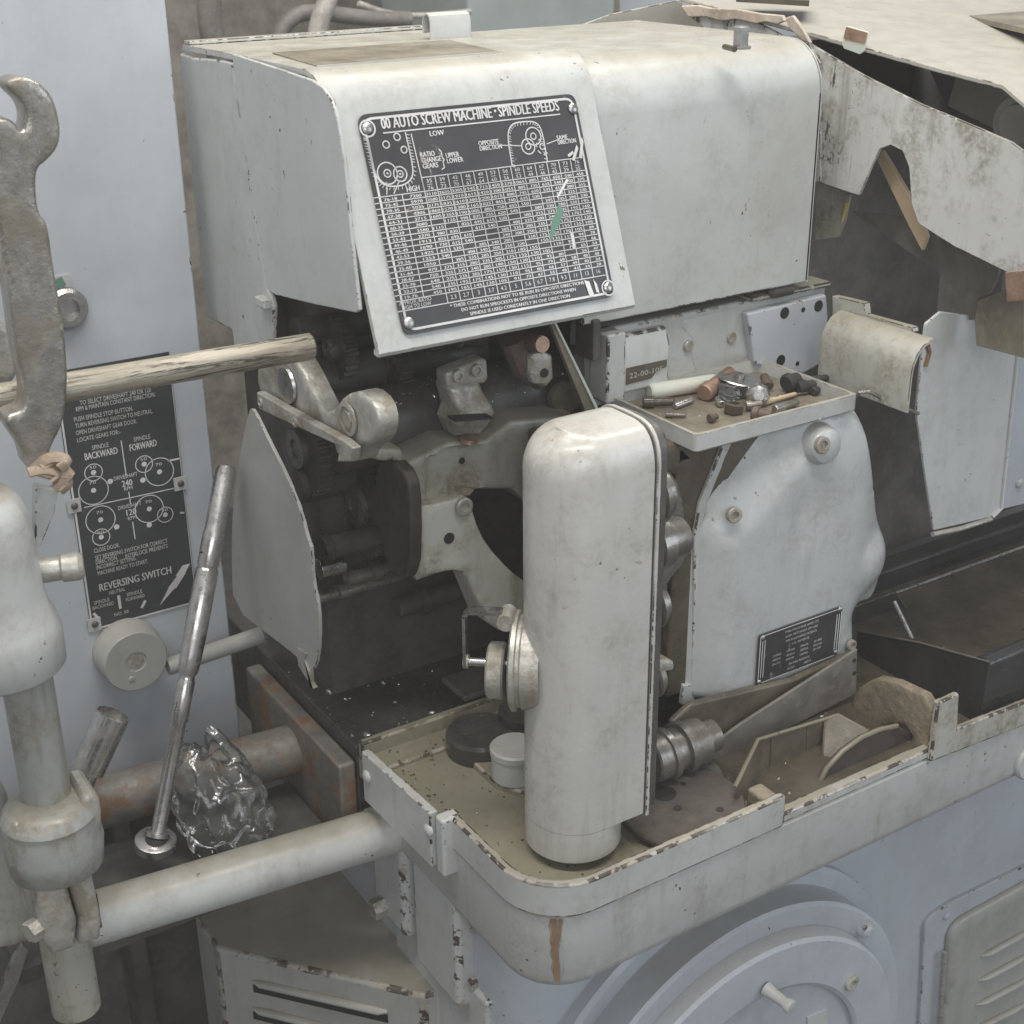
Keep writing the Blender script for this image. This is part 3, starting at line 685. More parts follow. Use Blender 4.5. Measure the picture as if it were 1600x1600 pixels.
c = at(460, 520, Y=.47); shaft(c, c+V((.2, 0, 0)), .016)
shaft(at(742, 517, Y=.42), at(846, 538, Y=.29), .0095, 'brown_cast', 'push_rod'); q = at(847, 538, Y=.288); d = V((q-at(742, 517, Y=.42))).normalized(); MB().cyl(q, q+d*.001, .0085, n=24).build('rod_end', 'copper', mc)
# small bracket with set screw
q = fillet(ats([(829, 556), (850, 549), (864, 556), (866, 592), (855, 605), (836, 601), (828, 585)], Y=.30), .004, 3); sb = MB().pillow(q, (0, -1, 0), .014, .004, .008).build('rod_bracket', 'dirty_cast', mc); screw(sb, at(851, 583, Y=.299), (0, -1, 0), .0048, 'socket', .0006, 'slot_black', 'set_screw')
MB().tube(ats([(800, 530), (815, 570), (845, 590)], Y=.32), .014, 10).build('rod_bracket', 'brown_cast', mc)
# clamp bracket with two screws
q = fillet(ats([(697, 583), (755, 560), (762, 563), (764, 592), (758, 600), (698, 607)], Y=.325), .004, 3); kb = MB().pillow(q, (0, -1, 0), .02, .004, .008).build('clamp_plate', 'dirty_cast', mc)
for x, y in ((715, 587), (744, 578)): screw(kb, at(x, y, Y=.324), (0, -1, 0), .0068, 'socket', .004, 'dirty_cast')
q = ats([(703, 607), (752, 596), (764, 630), (764, 668), (752, 682), (716, 684), (705, 660), (712, 640)], Y=.32)
def hk(p, d): z = at(730, 640, Y=.32).z; return .016*max(0, 1-abs(p.z-z+.005)/.02)
MB().pillow(q, (0, -1, 0), .03, .008, .006, hk).build('clamp_hook', 'dirty_cast', kb); q = at(735, 652, Y=.30); MB().obox(q, (.022, 0, -.003), (0, .008, 0), (0, 0, .0012)).build('clamp_slot', 'slot_black', kb)
MB().cyl(at(733, 684, Y=.315), at(733, 690, Y=.315), .010, n=16).build('clamp_nut', 'copper', kb)
# forked arm and lever bar facing left
q = smooth_loop(ats([(400, 560), (452, 552), (468, 575), (488, 615), (503, 646), (520, 640), (536, 617), (560, 611), (583, 630), (591, 662), (584, 692), (562, 704), (556, 725), (526, 716), (520, 690), (402, 628)], X=-.03), 1)
arm = MB().pillow(q, (-1, 0, 0), .022, .005, .009).build('fork_arm', 'dirty_cast', mc, ang=50)
MB().lathe(at(545, 655, X=-.031), (-1, 0, 0), [(.0165, 0), (.0165, .002), (.013, .003), (.013, .001), (.009, .001), (.008, .003), (0, .003)], 24).build('pivot_pin', 'dirty_cast', arm)
MB().lathe(at(450, 602, X=-.031), (-1, 0, 0), [(.020, 0), (.019, .003), (0, .004)], 24).build('pivot_pin', 'steel', arm)
q = ats([(400, 612), (404, 640), (530, 698), (526, 722), (548, 722), (551, 700), (536, 688), (470, 652)], X=-.043)
lv = MB().prism(q, (.010, 0, 0)).build('lever_bar', 'dirty_cast', mc, bev=.002)
for x, y in ((407, 629), (461, 660)): screw(lv, at(x, y, X=-.0431), (-1, 0, 0), .0052, 'socket', .0015, 'dirty_cast')
# sickle shaped gear guard
q = smooth_loop(ats([(389, 638), (396, 640), (420, 690), (448, 745), (470, 800), (479, 838), (487, 860), (488, 905), (498, 950), (499, 1000), (494, 1044), (478, 1050), (466, 1028), (430, 1000), (364, 950), (361, 860), (364, 780), (376, 700)], X=-.056), 1)
sg = MB().prism(q, (.004, 0, 0)).build('gear_guard', 'paint_mid', mc, bev=.001)
q = ats([(463, 1012), (478, 1022), (475, 1030), (482, 1050), (484, 1074), (489, 1076), (472, 1050), (466, 1040)], X=-.058); MB().prism(q, (.006, 0, 0)).build('guard_clip', 'dirty_cast', sg)
# shafts under the headstock
c = at(462, 760, Y=.46); shaft(c, c+V((.2, 0, 0)), .020)
c = at(508, 858, Y=.40); shaft(c, c+V((.16, 0, -.002)), .013); shaft(c+V((-.004, 0, 0)), c+V((.006, 0, 0)), .0155, 'oily_bed', 'collar')
c = at(497, 890, Y=.42); shaft(c, c+V((.03, 0, 0)), .012, 'steel', 'thread')
# brown drum and grey arm casting behind the column
q = smooth_loop(ats([(584, 726), (606, 714), (636, 742), (642, 800), (640, 906), (614, 900), (596, 860), (586, 790)], X=.035), 1); MB().prism(q, (.015, 0, 0)).build('drum_end', 'deep_brown', mc, bev=.004)
q = ats([(572, 716), (598, 701), (628, 702), (640, 722), (700, 692), (760, 688), (800, 658), (900, 650), (900, 830), (830, 790), (800, 765), (745, 766), (735, 778), (655, 790), (648, 782), (646, 752), (630, 735), (618, 720), (600, 722)], Y=.315)
def cf(p, d):
    a = at(665, 715, Y=.315); c = at(755, 775, Y=.315); u = (p.x-a.x)/(c.x-a.x); return -.010*max(0, min(1, 6*min(u, 1-u)+.2)) if 0 < u < 1 and d > .006 else 0
ca = MB().pillow(q, (0, -1, 0), .05, .005, .007, cf).build('arm_casting', 'paint_crust', mc, ang=40)
q = smooth_loop(ats([(638, 797), (690, 786), (736, 772), (742, 810), (760, 850), (800, 895), (830, 915), (830, 990), (764, 985), (742, 930), (728, 898), (715, 892), (690, 894), (642, 913)], Y=.30), 1)
cl = MB().pillow(q, (0, -1, 0), .035, .004, .010).build('arm_casting', 'paint_dirty', mc, ang=40)
screw(cl, at(724, 791, Y=.299), (0, -1, 0), .010, 'socket', .004, 'dirty_cast', 'socket_screw'); screw(cl, at(651, 853, Y=.299), (0, -1, 0), .007, 'socket', .002, 'dirty_cast', 'socket_screw')
screw(cl, at(702, 841, Y=.2995), (0, -1, 0), .0062, 'socket', .0006, 'slot_black', 'hole'); screw(ca, at(722, 720, Y=.324), (0, -1, 0), .0035, 'socket', .0006, 'slot_black', 'hole')
# diagonal flat rod behind column top
MB().prism(ats([(858, 500), (866, 500), (948, 668), (925, 668)], Y=.30), (0, .006, 0)).build('flat_rod', 'olive_sheet', mc); MB().prism(ats([(864, 500), (867, 500), (948, 664), (943, 664)], Y=.298), (0, .002, 0)).build('flat_rod', 'white_plastic', mc)
for x, y, r_ in ((905, 565, .018), (930, 600, .014), (880, 620, .02), (985, 700, .016), (1040, 705, .018)):
    MB().lathe(at(x, y, Y=.35), (-.3, -1, .1), [(r_, -.03), (r_, .006), (r_*.8, .010), (0, .010)], 20).build('linkage', 'grease', mc)

# gears, collars and glints in the dark headstock
def gear(c, ax, r_, w_, n_, mat='oily_dark'):
    c = V(c); ax = V(ax).normalized(); b, k = ortho(ax); q = []
    for i in range(n_*4): a = 2*math.pi*i/(n_*4); rr_ = r_ if i % 4 in (0, 1) else r_*.91; q.append(c+(b*math.cos(a)+k*math.sin(a))*rr_)
    MB().prism(q, ax*w_).build('gear', mat, mc); MB().lathe(c, -ax, [(r_*.4, -w_-.006), (r_*.4, .006), (r_*.2, .006), (r_*.2, .004), (0, .004)], 24).build('gear_hub', 'oily_steel', mc)
gear(at(600, 610, Y=.44), (1, 0, 0), .048, .016, 30); gear(at(468, 700, Y=.46), (1, 0, 0), .055, .016, 34); gear(at(560, 790, Y=.44), (1, 0, 0), .060, .018, 36); gear(at(520, 545, Y=.44), (1, 0, 0), .034, .014, 22)
for x, y, l, r_ in ((540, 905, .10, .009), (620, 950, .09, .012), (480, 940, .12, .007), (600, 690, .14, .016), (650, 610, .10, .012), (780, 600, .08, .022), (790, 640, .05, .030)):
    p = at(x, y, Y=.43); MB().lathe(p, (1, 0, 0), [(r_*.8, 0), (r_, .002), (r_, l*.3), (r_*1.35, l*.31), (r_*1.35, l*.42), (r_, l*.43), (r_, l), (0, l)], 24).build('shaft', 'oily_dark' if r_ > .01 else 'oily_steel', mc)
# ================================================================== FRONT CASTING (slide cover)
CY = .160
oc_ = ats([(1152, 706), (1200, 688), (1345, 640), (1356, 655), (1368, 720), (1384, 780), (1392, 815), (1408, 845), (1411, 880), (1406, 925), (1388, 950), (1358, 955), (1345, 975), (1336, 1030), (1230, 1068), (1100, 1110), (1083, 1100), (1084, 900), (1094, 810), (1116, 760)], Y=CY)
oc_ = smooth_loop(oc_, 2)
def P_(x, y): return at(x, y, Y=CY)
k1 = P_(1098, 800); k2 = P_(1190, 760); bo = P_(1287, 697); rg = P_(1330, 850)
x1_ = P_(1146, 900).x; zt_ = P_(1240, 748).z; xb_ = P_(1232, 748).x; xr_ = P_(1345, 850).x; cz_ = P_(1180, 770); vv_ = P_(1262, 800)
def smin(vals, k=.0035):
    m = min(vals); return m-k*math.log(sum(math.exp(-(v-m)/k) for v in vals))
def relief(p, d):
    fl_ = .85*(p.x-x1_)                                             # left flank falls away
    tf = -.55*(p.z-zt_)+.45*(p.x-xb_)                                # upper left facet
    cf_ = -.75*(p.z-cz_.z)+.75*(p.x-cz_.x)+.004                      # corner facet
    tp_ = -.30*(p.z-P_(1290, 715).z)                                 # top leans back
    rr_ = -.45*(p.x-xr_)                                             # right flank
    h = smin([0, fl_, max(tf, -.03), cf_, tp_, rr_])
    e = P_(1385, 885); a = (V((p.x, 0, p.z))-V((e.x, 0, e.z))).length; h += .013*math.exp(-(a/.03)**3)
    a = (V(((p.x-vv_.x)/.030, 0, (p.z-vv_.z)/.055))).length; h -= .005*max(0, 1-a)
    e = P_(1355, 965); a = (V((p.x, 0, p.z))-V((e.x, 0, e.z))).length; h -= .010*math.exp(-(a/.02)**2)
    return max(h, -.045)
fc = MB().pillow(oc_, (0, -1, 0), .05, .006, .0065, relief).build('slide_cover', 'paint_slide', mc, ang=40)
for x, y, off in ((1146, 804, .010), (1126, 1082, .040)):
    screw(fc, at(x, y, Y=CY+off*.4), (-.25, -1, .1), .0088, 'socket', .0045, 'dirty_cast', 'socket_screw')
MB().lathe(bo+V((0, .012, 0)), (-.05, -1, .12), [(.025, 0), (.0225, .009), (.0205, .015), (.0195, .0185), (.018, .020), (0, .020)], 32).build('bolt_boss', 'paint_slide', fc, ang=60)
screw(fc, at(1284, 695, Y=CY-.008), (-.05, -1, .12), .0095, 'socket', .004, 'dirty_cast', 'socket_screw')
screw(fc, at(1330, 1008, Y=CY-.002), (0, -1, 0), .007, 'socket', .003, 'dirty_cast', 'socket_screw')
MB().prism(ats([(1132, 690), (1146, 688), (1106, 785), (1098, 830), (1092, 960), (1087, 1104), (1064, 1102), (1068, 1070), (1080, 1070), (1084, 960), (1086, 830), (1094, 785)], Y=.185), (0, .006, 0)).build('cover_flange', 'paint', mc, bev=.002)
# builder's plate
pb = P_(1250, 1010); PL = (V((0, CY-.002, 0)), V((0, -1, 0)))
F3 = Frame(at(1186, 993, Y=CY-.0025), at(1318, 946, Y=CY-.0025)-at(1186, 993, Y=CY-.0025), (0, 0, -1))
W3 = F3.px(1316, 946)[0]; H3 = F3.px(1184, 1069)[1]
bp = MB().prism([p-F3.n*.001 for p in F3.rect(0, 0, W3, H3, .004, 3)], F3.n*.0022).build('patent_plate', 'plate_black', mc)
ik = MB(); H_ = .0017
inn = F3.rect(.0015, .0015, W3-.0015, H3-.0015); q = [(.0015, .0015), (W3-.0015, .0015), (W3-.0015, H3-.0015), (.0015, H3-.0015), (.0015, .0015)]; F3.line(ik, q, .0013, H_)
for u in (.0050, .0085, W3-.0050, W3-.0085): F3.line(ik, [(u, .008), (u, H3-.008)], .0012, H_)
for k, (s, wd) in enumerate((('THIS MACHINE AND ITS', .052), ('AND METHODS OF USE', .050), ('THE FOLLOWING PATENTS', .048), ('U.S. PATENTS', .026))): F3.text(ik, s, W3*.5, .0085+k*.0060, .0040, wd, 'C', H_)
for r_ in range(3):
    for c_ in range(4): F3.text(ik, str(random.randint(1800000, 2800000)), W3*(.17+.165*c_), .0345+r_*.0055, .0038, .0125, 'L', H_)
F3.text(ik, 'BRITISH PATENTS', W3*.5, .0525, .0038, .032, 'C', H_); F3.text(ik, '451203', W3*.36, .0585, .0038, .011, 'L', H_); F3.text(ik, '498717', W3*.56, .0585, .0038, .011, 'L', H_); F3.text(ik, 'MADE IN U.S.A.', W3*.5, .0645, .0038, .030, 'C', H_)
ik.build('printing', 'ink', bp)
for a, c in ((.005, .004), (W3-.004, .003), (.004, H3-.003), (W3-.005, H3-.004)): screw(bp, F3.p(a, c, .001), F3.n, .0036, 'dome', .002, 'steel', 'rivet')

# ---- parts tray
tx0, tx1, ty0, ty1, tz0, tz1 = .297, .524, .158, .318, .324, .346
def rloop(x0, x1, y0, y1, z, r=.006): return fillet([V((x0, y0, z)), V((x1, y0, z)), V((x1, y1, z)), V((x0, y1, z))], r, 4)
secs = [rloop(tx0+.006, tx1-.006, ty0+.006, ty1-.004, tz0), rloop(tx0, tx1, ty0, ty1, tz0+.004), rloop(tx0, tx1, ty0, ty1, tz1), rloop(tx0+.005, tx1-.005, ty0+.005, ty1-.005, tz1), rloop(tx0+.006, tx1-.006, ty0+.006, ty1-.006, tz0+.006)]
tray = MB().loft(secs).build('parts_tray', 'paint_rail', mc, bev=.0012, ang=30)
MB().prism([p+V((0, 0, .0)) for p in rloop(tx0+.007, tx1-.007, ty0+.007, ty1-.007, tz0+.0055)], (0, 0, .002)).build('tray_floor', 'olive_sheet', tray)
MB().box(.30, .52, .19, .31, .02, .323).build('slide_block', 'grease', mc, bev=.004)
# ---- bracket behind tray
br = MB().box(.288, .625, .318, .37, .33, .418).build('rear_bracket', 'paint', mc, bev=.004, seg=3)
MB().box(.287, .312, .296, .33, .340, .418).build('bracket_block', 'paint', br, bev=.003)
q = [V((0, .304, .345)), V((0, .304, .392)), V((0, .311, .409)), V((0, .33, .412)), V((0, .33, .345))]
MB().prism([V((.3125, p.y, p.z)) for p in q], (.066, 0, 0)).build('bracket_block', 'paint', br, bev=.003)
t0 = Frame(V((.318, .3035, .374)), (1, 0, 0), (0, 0, -1)); MB().prism([t0.p(0, 0), t0.p(.056, 0), t0.p(.056, .008), t0.p(.04, .013), t0.p(.035, .018), t0.p(.0, .019)], t0.n*.0005).build('worn_patch', 'grease', br)
ik = MB(); t0.text(ik, '22-00-10F', .004, .0125, .0085, .046, 'L', .001); ik.build('stamped_number', 'paint', br)
cvb = MB().pillow(fillet(ats([(1062, 500), (1160, 478), (1172, 560), (1090, 588), (1080, 560)], Y=.317), .008, 4), (0, -1, 0), .002, .003, .02).build('bracket_plate', 'paint', br)
for x, y in ((1076, 541), (1143, 528)): screw(cvb, at(x, y, Y=.3165), (0, -1, 0), .0068, 'slot', .002, 'dirty_cast', 'slot_screw', rot=.3)
q = ats([(1168, 490), (1292, 460), (1300, 560), (1255, 585), (1180, 570)], Y=.306); pl2 = MB().prism(q, (0, .014, 0)).build('hole_plate', 'paint_cabinet', br, bev=.003)
for x, y, r_ in ((1226, 489, .0068), (1279, 478, .0068), (1220, 563, .0068), (1246, 568, .0028), (1255, 484, .003)): screw(pl2, at(x, y, Y=.3058), (0, -1, 0), r_, 'socket', .0004, 'slot_black', 'bolt_hole')
MB().box(.50, .625, .31, .42, .417, .423).build('bracket_cap', 'paint_dirty', br, bev=.002)
MB().lathe(at(1206, 456, Y=.31), (1, 0, 0), [(.002, -.006), (.008, 0), (.008, .028), (0, .028)], 14).build('detent_pin', 'oily_dark', br)
MB().prism(ats([(1300, 462), (1350, 474), (1352, 492), (1425, 512), (1426, 520), (1300, 500)], X=.585), (.01, 0, 0)).build('angle_strip', 'paint_dirty', br, bev=.001)
prf = [(.553, .331), (.553, .375)]+[(.553+.028*(1-math.cos(R(a))), .375+.034*math.sin(R(a))) for a in (20, 40, 60, 80, 90)]+[(.585, .409)]
inn = [(x+.003, z-.003 if z > .34 else z) for x, z in prf]
MB().prism([V((x, .113, z)) for x, z in prf+inn[::-1]], (0, .137, 0)).build('curved_cover', 'paint_dirty', mc, bev=.0008, ang=25)
MB().tube([at(1325, 635, Y=.17), at(1343, 613, Y=.16), at(1358, 612, Y=.155), at(1395, 630, Y=.15), at(1435, 646, Y=.148)], .0022, 8).build('spring_wire', 'steel', mc)

# ================================================================== HOOD, right
GX = .62
gq = ats([(1062, 14), (1085, 4), (1160, 22), (1235, 62), (1262, 66), (1350, 118), (1440, 163), (1520, 196), (1580, 222), (1612, 246), (1690, 330), (1690, 480), (1562, 420), (1490, 385), (1434, 349), (1424, 318), (1420, 262), (1410, 236), (1392, 227), (1375, 233), (1362, 258), (1350, 288), (1342, 306), (1276, 284), (1276, 140), (1262, 108), (1245, 92), (1180, 72), (1105, 48)], X=GX)
gq = fillet(gq, [.004]*len(gq), 3)
gd = MB().prism(gq, (.004, 0, 0)).build('side_guard', 'paint_scarred', mc, bev=.001)
MB().prism(ats([(1236, 62), (1262, 68), (1281, 100), (1281, 285), (1272, 285), (1270, 120), (1256, 98)], X=GX-.004), (.0038, 0, 0)).build('guard_flange', 'paint_scarred', gd, bev=.001)
MB().prism(ats([(1274, 286), (1328, 305), (1320, 345), (1310, 370), (1274, 375)], X=GX+.02), (.003, 0, 0)).build('guard_patch', 'paint_crust', gd)
MB().prism(ats([(1321, 318), (1327, 316), (1318, 345), (1314, 350)], X=GX+.019), (.001, 0, 0)).build('yellow_paint', 'yellow_mark', gd)
MB().prism(ats([(1365, 240), (1378, 235), (1435, 330), (1448, 370), (1440, 392), (1418, 350)], X=GX+.03), (.006, 0, 0)).build('wood_strip', 'wood', gd, bev=.001)
MB().prism(ats([(1330, 330), (1420, 340), (1560, 405), (1560, 430), (1545, 460), (1528, 468), (1522, 500), (1462, 500), (1468, 430), (1442, 410)], X=GX+.06), (.004, 0, 0)).build('inner_guard', 'hood_dark', gd, bev=.001)
MB().prism(ats([(1528, 470), (1600, 440), (1600, 560), (1525, 540), (1522, 500)], X=GX+.05), (.004, 0, 0)).build('inner_guard', 'olive_sheet', gd, bev=.001)
q = ats([(1570, 425), (1604, 422), (1604, 470), (1572, 472)], X=GX-.001); MB().prism(q, (.003, 0, 0)).build('copper_clip', 'copper', gd, bev=.001)
# lid
e0 = at(1062, 2, X=GX); e1 = at(1255, 55, X=GX); e2 = at(1480, 118, X=GX); e3 = at(1565, 140, X=GX); e4 = at(1606, 175, X=GX-.0); e5 = at(1640, 260, X=GX)
edge = [e0, e1, e2, e3, e4, e5]; mb = MB()
mb.loft([[p, p+V((.9, 0, .0)), p+V((.9, 0, .005)), p+V((0, 0, .005))] for p in edge])
lid = mb.build('hood_lid', 'paint_lid', mc, bev=.0012, ang=30)
for x, y in ((1417, 7), (1565, 10), (1566, 46)): screw(lid, at(x, y, Z=e1.z-.005), (0, 0, 1), .010, 'dome', .004, 'paint_lid', 'rivet')
z_ = e1.z; q = [at(1446, 17, Z=z_), at(1580, 13, Z=z_), at(1640, 20, Z=z_), at(1640, 62, Z=z_)]; MB().prism(q, (0, 0, .006)).build('lid_recess', 'olive_sheet', lid)
MB().prism([p+V((0, 0, .006)) for p in (q[0], q[1], q[2], q[2]+V((.0, .02, 0)), q[1]+V((0, .02, 0)))], (0, 0, .004)).build('lid_flap', 'paint_lid', lid)
MB().prism(ats([(1150, 3), (1265, 0), (1264, 10)], Z=e0.z+.004), (0, 0, .006)).build('lid_slot', 'grease', lid)
q = ats([(1063, 9), (1090, 8), (1112, 13), (1150, 14), (1188, 21), (1222, 24), (1226, 33), (1214, 38), (1196, 34), (1180, 37), (1150, 30), (1128, 33), (1100, 26), (1075, 27)], X=GX-.006); MB().prism(q, (.005, 0, 0)).build('torn_strip', 'torn', lid, bev=.0015)
q = ats([(1226, 28), (1238, 24), (1254, 46), (1266, 68), (1254, 64), (1232, 44)], X=GX-.008); MB().prism(q, (.005, 0, 0)).build('torn_strip', 'torn', lid, bev=.0015)
q = fillet(ats([(1321, 40), (1356, 50), (1350, 80), (1343, 85), (1318, 76), (1315, 68)], X=GX-.003), .003, 3); MB().prism(q, (.0025, 0, 0)).build('hanging_tab', 'white_plastic', lid, bev=.0008)
q = ats([(1322, 42), (1355, 51), (1351, 68), (1318, 60)], X=GX-.0045); MB().prism(q, (.001, 0, 0)).build('tab_tape', 'copper', lid)
MB().prism([V((1.05, .0, .3)), V((1.05, .62, .3)), V((1.05, .62, .69)), V((1.05, .0, .65))], (.004, 0, 0)).build('hood_inner', 'paint_clean', mc)
MB().prism(ats([(1500, 92), (1700, 150), (1700, 320), (1600, 225), (1480, 166)], X=.76), (.004, 0, 0)).build('hood_side', 'paint_lid', mc, bev=.001)
MB().prism(ats([(1436, 74), (1502, 92), (1497, 170), (1482, 172)], X=.775), (.004, 0, 0)).build('tinted_window', 'purple_sheet', mc)
MB().lathe(at(1597, 192, X=.70), (-1, -.3, 0), [(.030, -.02), (.030, .004), (.022, .006), (.020, .014), (.012, .015), (0, .012)], 24).build('hood_knob', 'paint_lid', mc)
# rear sheet seen over the covers
MB().prism(ats([(880, 50), (955, 22), (1062, 0), (1070, 12), (1110, 52)], Y=.655), (0, .004, 0)).build('rear_sheet', 'paint_lid', mc, bev=.001)
# hanging front guard
FY = .15
q = fillet(ats([(1447, 506), (1470, 487), (1500, 491), (1596, 503), (1564, 795), (1549, 808), (1459, 829), (1445, 735), (1432, 642), (1440, 560)], Y=FY), [.004, .004, 0, 0, .006, .004, .003, 0, 0, 0], 3)
fg = MB().prism(q, (0, .004, 0)).build('hanging_guard', 'paint_clean', mc, bev=.0012)
MB().prism(ats([(1597, 503), (1567, 795), (1700, 762), (1745, 520)], Y=FY+.003), (0, .004, 0)).build('hood_front', 'paint_base', mc)
MB().tube(ats([(1596, 503), (1580, 650), (1565, 794), (1550, 808)], Y=FY-.001), .0026, 8).build('guard_bead', 'paint_clean', fg)
MB().tube(ats([(1457, 835), (1500, 826), (1548, 811)], Y=FY-.001), .0032, 8).build('guard_bead', 'dirty_cast', fg)
screw(fg, at(1593, 755, Y=FY+.002), (0, -1, 0), .0065, 'dome', .003, 'paint', 'rivet')
MB().tube(ats([(1447, 530), (1452, 550), (1446, 572)], Y=FY-.001), .003, 6).build('weld_bead', 'rust_brown', fg)

# ================================================================== BLACK CHIP PAN and holder
cpn = thing('chip_pan', at(1500, 1120, Y=.05), 'glossy black sheet metal chip pan behind the front rail', 'chip pan')
pX = .62; a = at(1340, 986, X=pX); b_ = at(1437, 1004, X=pX); c = at(1545, 1034, X=pX); d = at(1540, 1120, X=pX); e = at(1340, 1085, X=pX)
MB().prism([a, b_, c, V((pX, c.y, -.035)), V((pX, a.y, -.035))], (.003, 0, 0)).build('end_wall', 'black_sheet', cpn)
MB().tube([a, b_, c], .0014, 6).build('end_rim', 'oily_steel', cpn)
MB().prism([V((pX+.004, c.y+.03, -.075)), V((pX+.07, c.y+.06, -.068)), V((pX+.16, .295, at(1405, 925, Y=.30).z+.002)), V((pX+.004, .295, at(1405, 925, Y=.30).z+.002))], (0, 0, .002)).build('folded_plate', 'oily_sheet', cpn)
MB().tube([V((pX+.07, c.y+.06, -.066)), V((pX+.16, .295, at(1405, 925, Y=.30).z+.004))], .0013, 6).build('fold_edge', 'oily_steel', cpn)
fy = c.y; sec = [(fy, -.035), (fy, c.z-.008), (fy+.002, c.z-.002), (fy+.008, c.z), (fy+.016, c.z-.001), (fy+.022, c.z-.006), (fy+.019, c.z-.006), (fy+.008, c.z-.004), (fy+.004, c.z-.008), (fy+.004, -.035)]
MB().prism([V((pX+.003, y, z)) for y, z in sec], (.7, 0, 0)).build('front_wall', 'black_sheet', cpn, ang=70)
bk = at(1405, 925, Y=.30); b2 = at(1405, 900, Y=.30)
MB().prism([V((pX+.004, y, z)) for y, z in ((c.y+.022, -.085), (.18, -.060), (.30, bk.z), (.302, bk.z-.01), (.18, -.066), (c.y+.022, -.090))], (.8, 0, 0)).build('sloping_floor', 'oily_sheet', cpn)
MB().tube([V((pX, .30, bk.z+.001)), V((pX+.8, .30, bk.z+.001))], .0025, 8).build('rolled_edge', 'steel', cpn)
MB().box(pX, pX+.8, .315, .35, bk.z-.01, bk.z+.030).build('back_rail', 'black_sheet', cpn, bev=.006)
MB().tube([at(1397, 940, X=pX+.01), at(1425, 998, X=pX+.01)], .0028, 8).build('stay_rod', 'steel', cpn)
hb_ = thing('pan_holder', at(1460, 1185, Y=.02), 'tan crusted cast bracket hooked over the front rail, holding the black chip pan', 'bracket')
q = ats([(1330, 1092), (1345, 1070), (1378, 1056), (1466, 1098), (1454, 1190), (1420, 1173), (1424, 1140), (1394, 1132), (1358, 1141), (1334, 1118)], X=.527)
MB().pillow(smooth_loop(q, 1), (-1, 0, 0), .012, .004, .010).build('bracket_side', 'crust', hb_, ang=50)
y0 = at(1466, 1098, X=.527).y
q = [at(1466, 1098, Y=y0-.004), at(1500, 1083, Y=y0-.004), at(1497, 1138, Y=y0-.004), at(1700, 1058, Y=y0-.004), at(1700, 1096, Y=y0-.004), at(1454, 1192, Y=y0-.004)]
MB().prism(q, (0, .008, 0)).build('bracket_front', 'paint_dirty', hb_, bev=.003)

# ================================================================== THINGS IN THE PAN
q = ats([(1340, 1014), (1338, 1084), (1180, 1165), (1150, 1270), (1075, 1270), (1085, 1185), (1160, 1130)], Y=.130)
MB().prism(q, (0, .004, 0)).build('chute_sheet', 'grey_sheet', mc, bev=.001)
for x, y in ((1335, 1032), (1335, 1052)): screw(mc, at(x, y, Y=.1298), (0, -1, 0), .0028, 'socket', .0004, 'slot_black', 'bolt_hole')
MB().prism(ats([(1082, 1100), (1240, 1062), (1335, 1020), (1336, 1042), (1200, 1130), (1120, 1165), (1075, 1190), (1050, 1130)], Y=.145), (0, .01, 0)).build('grease_ledge', 'scoop_metal', mc, bev=.004)
sc2 = thing('chip_scoop', at(1220, 1270, Z=-.034), 'olive grimy folded sheet scoop standing in the pan by the rail', 'scoop')
q = ats([(1180, 1158), (1310, 1118), (1282, 1212), (1205, 1236)], Y=.085); MB().prism(ats([(1186, 1155), (1288, 1124), (1278, 1238), (1192, 1262)], Y=.085), (0, .003, 0)).build('scoop_back', 'scoop_metal', sc2)
MB().prism([at(1186, 1155, Y=.085), at(1150, 1228, Y=.04), at(1150, 1265, Y=.04), at(1192, 1262, Y=.085)], (.003, 0, 0)).build('scoop_side', 'scoop_metal', sc2)
MB().prism([at(1288, 1124, Y=.085), at(1308, 1117, Y=.085), at(1356, 1142, Y=.05), at(1345, 1160, Y=.045), at(1280, 1238, Y=.05)], (.003, 0, 0)).build('scoop_side', 'scoop_metal', sc2)
MB().tube([at(1148, 1230, Y=.04), at(1184, 1156, Y=.085), at(1310, 1117, Y=.085), at(1357, 1143, Y=.05)], .0022, 6).build('scoop_rim', 'paint_tan', sc2)
wd_ = thing('segment_plate', at(1300, 1262, Z=-.034), 'dark quarter round steel plate leaning on the pan rail', 'plate')
q = [at(x, y, Y=.036) for x, y in ((1268, 1258), (1276, 1230), (1292, 1200), (1316, 1174), (1346, 1152), (1374, 1140), (1402, 1134), (1432, 1150), (1440, 1182), (1310, 1238))]
MB().prism(q, (.0, .006, 0)).build('segment', 'segment_dark', wd_, bev=.0012); MB().tube(q[:7], .0028, 8).build('segment_rim', 'paint_tan', wd_)
dp = thing('disc_plate', at(1062, 1262, Z=-.034), 'oily brown steel disc plate with small holes lying in the pan', 'disc')
c = at(1066, 1258, Z=-.020); MB().lathe(c, (-.06, -.05, 1), [(.064, -.006), (.066, -.004), (.066, 0), (.064, .002), (0, .002)], 48).build('disc', 'disc_brown', dp)
for x, y, r_ in ((1039, 1240, .012), (1059, 1263, .0045), (1125, 1265, .004), (1068, 1225, .003)): p = at(x, y, pl=(c+V((0, 0, .002)), V((-.06, -.05, 1)))); MB().lathe(p, (-.06, -.05, 1), [(r_, -.001), (r_, .0004), (0, .0004)], 18).build('disc_hole', 'slot_black', dp)
kp = thing('shaft_fitting', at(1062, 1205, Z=-.034), 'short oily steel ringed shaft fitting on a round flange just right of the column', 'fitting')
c = at(1062, 1205, Z=-.020); MB().lathe(c, (0, 0, 1), [(.046, -.012), (.048, -.008), (.046, -.003), (.030, .0), (0, .001)], 40).build('flange', 'oily_steel', kp, ang=30)
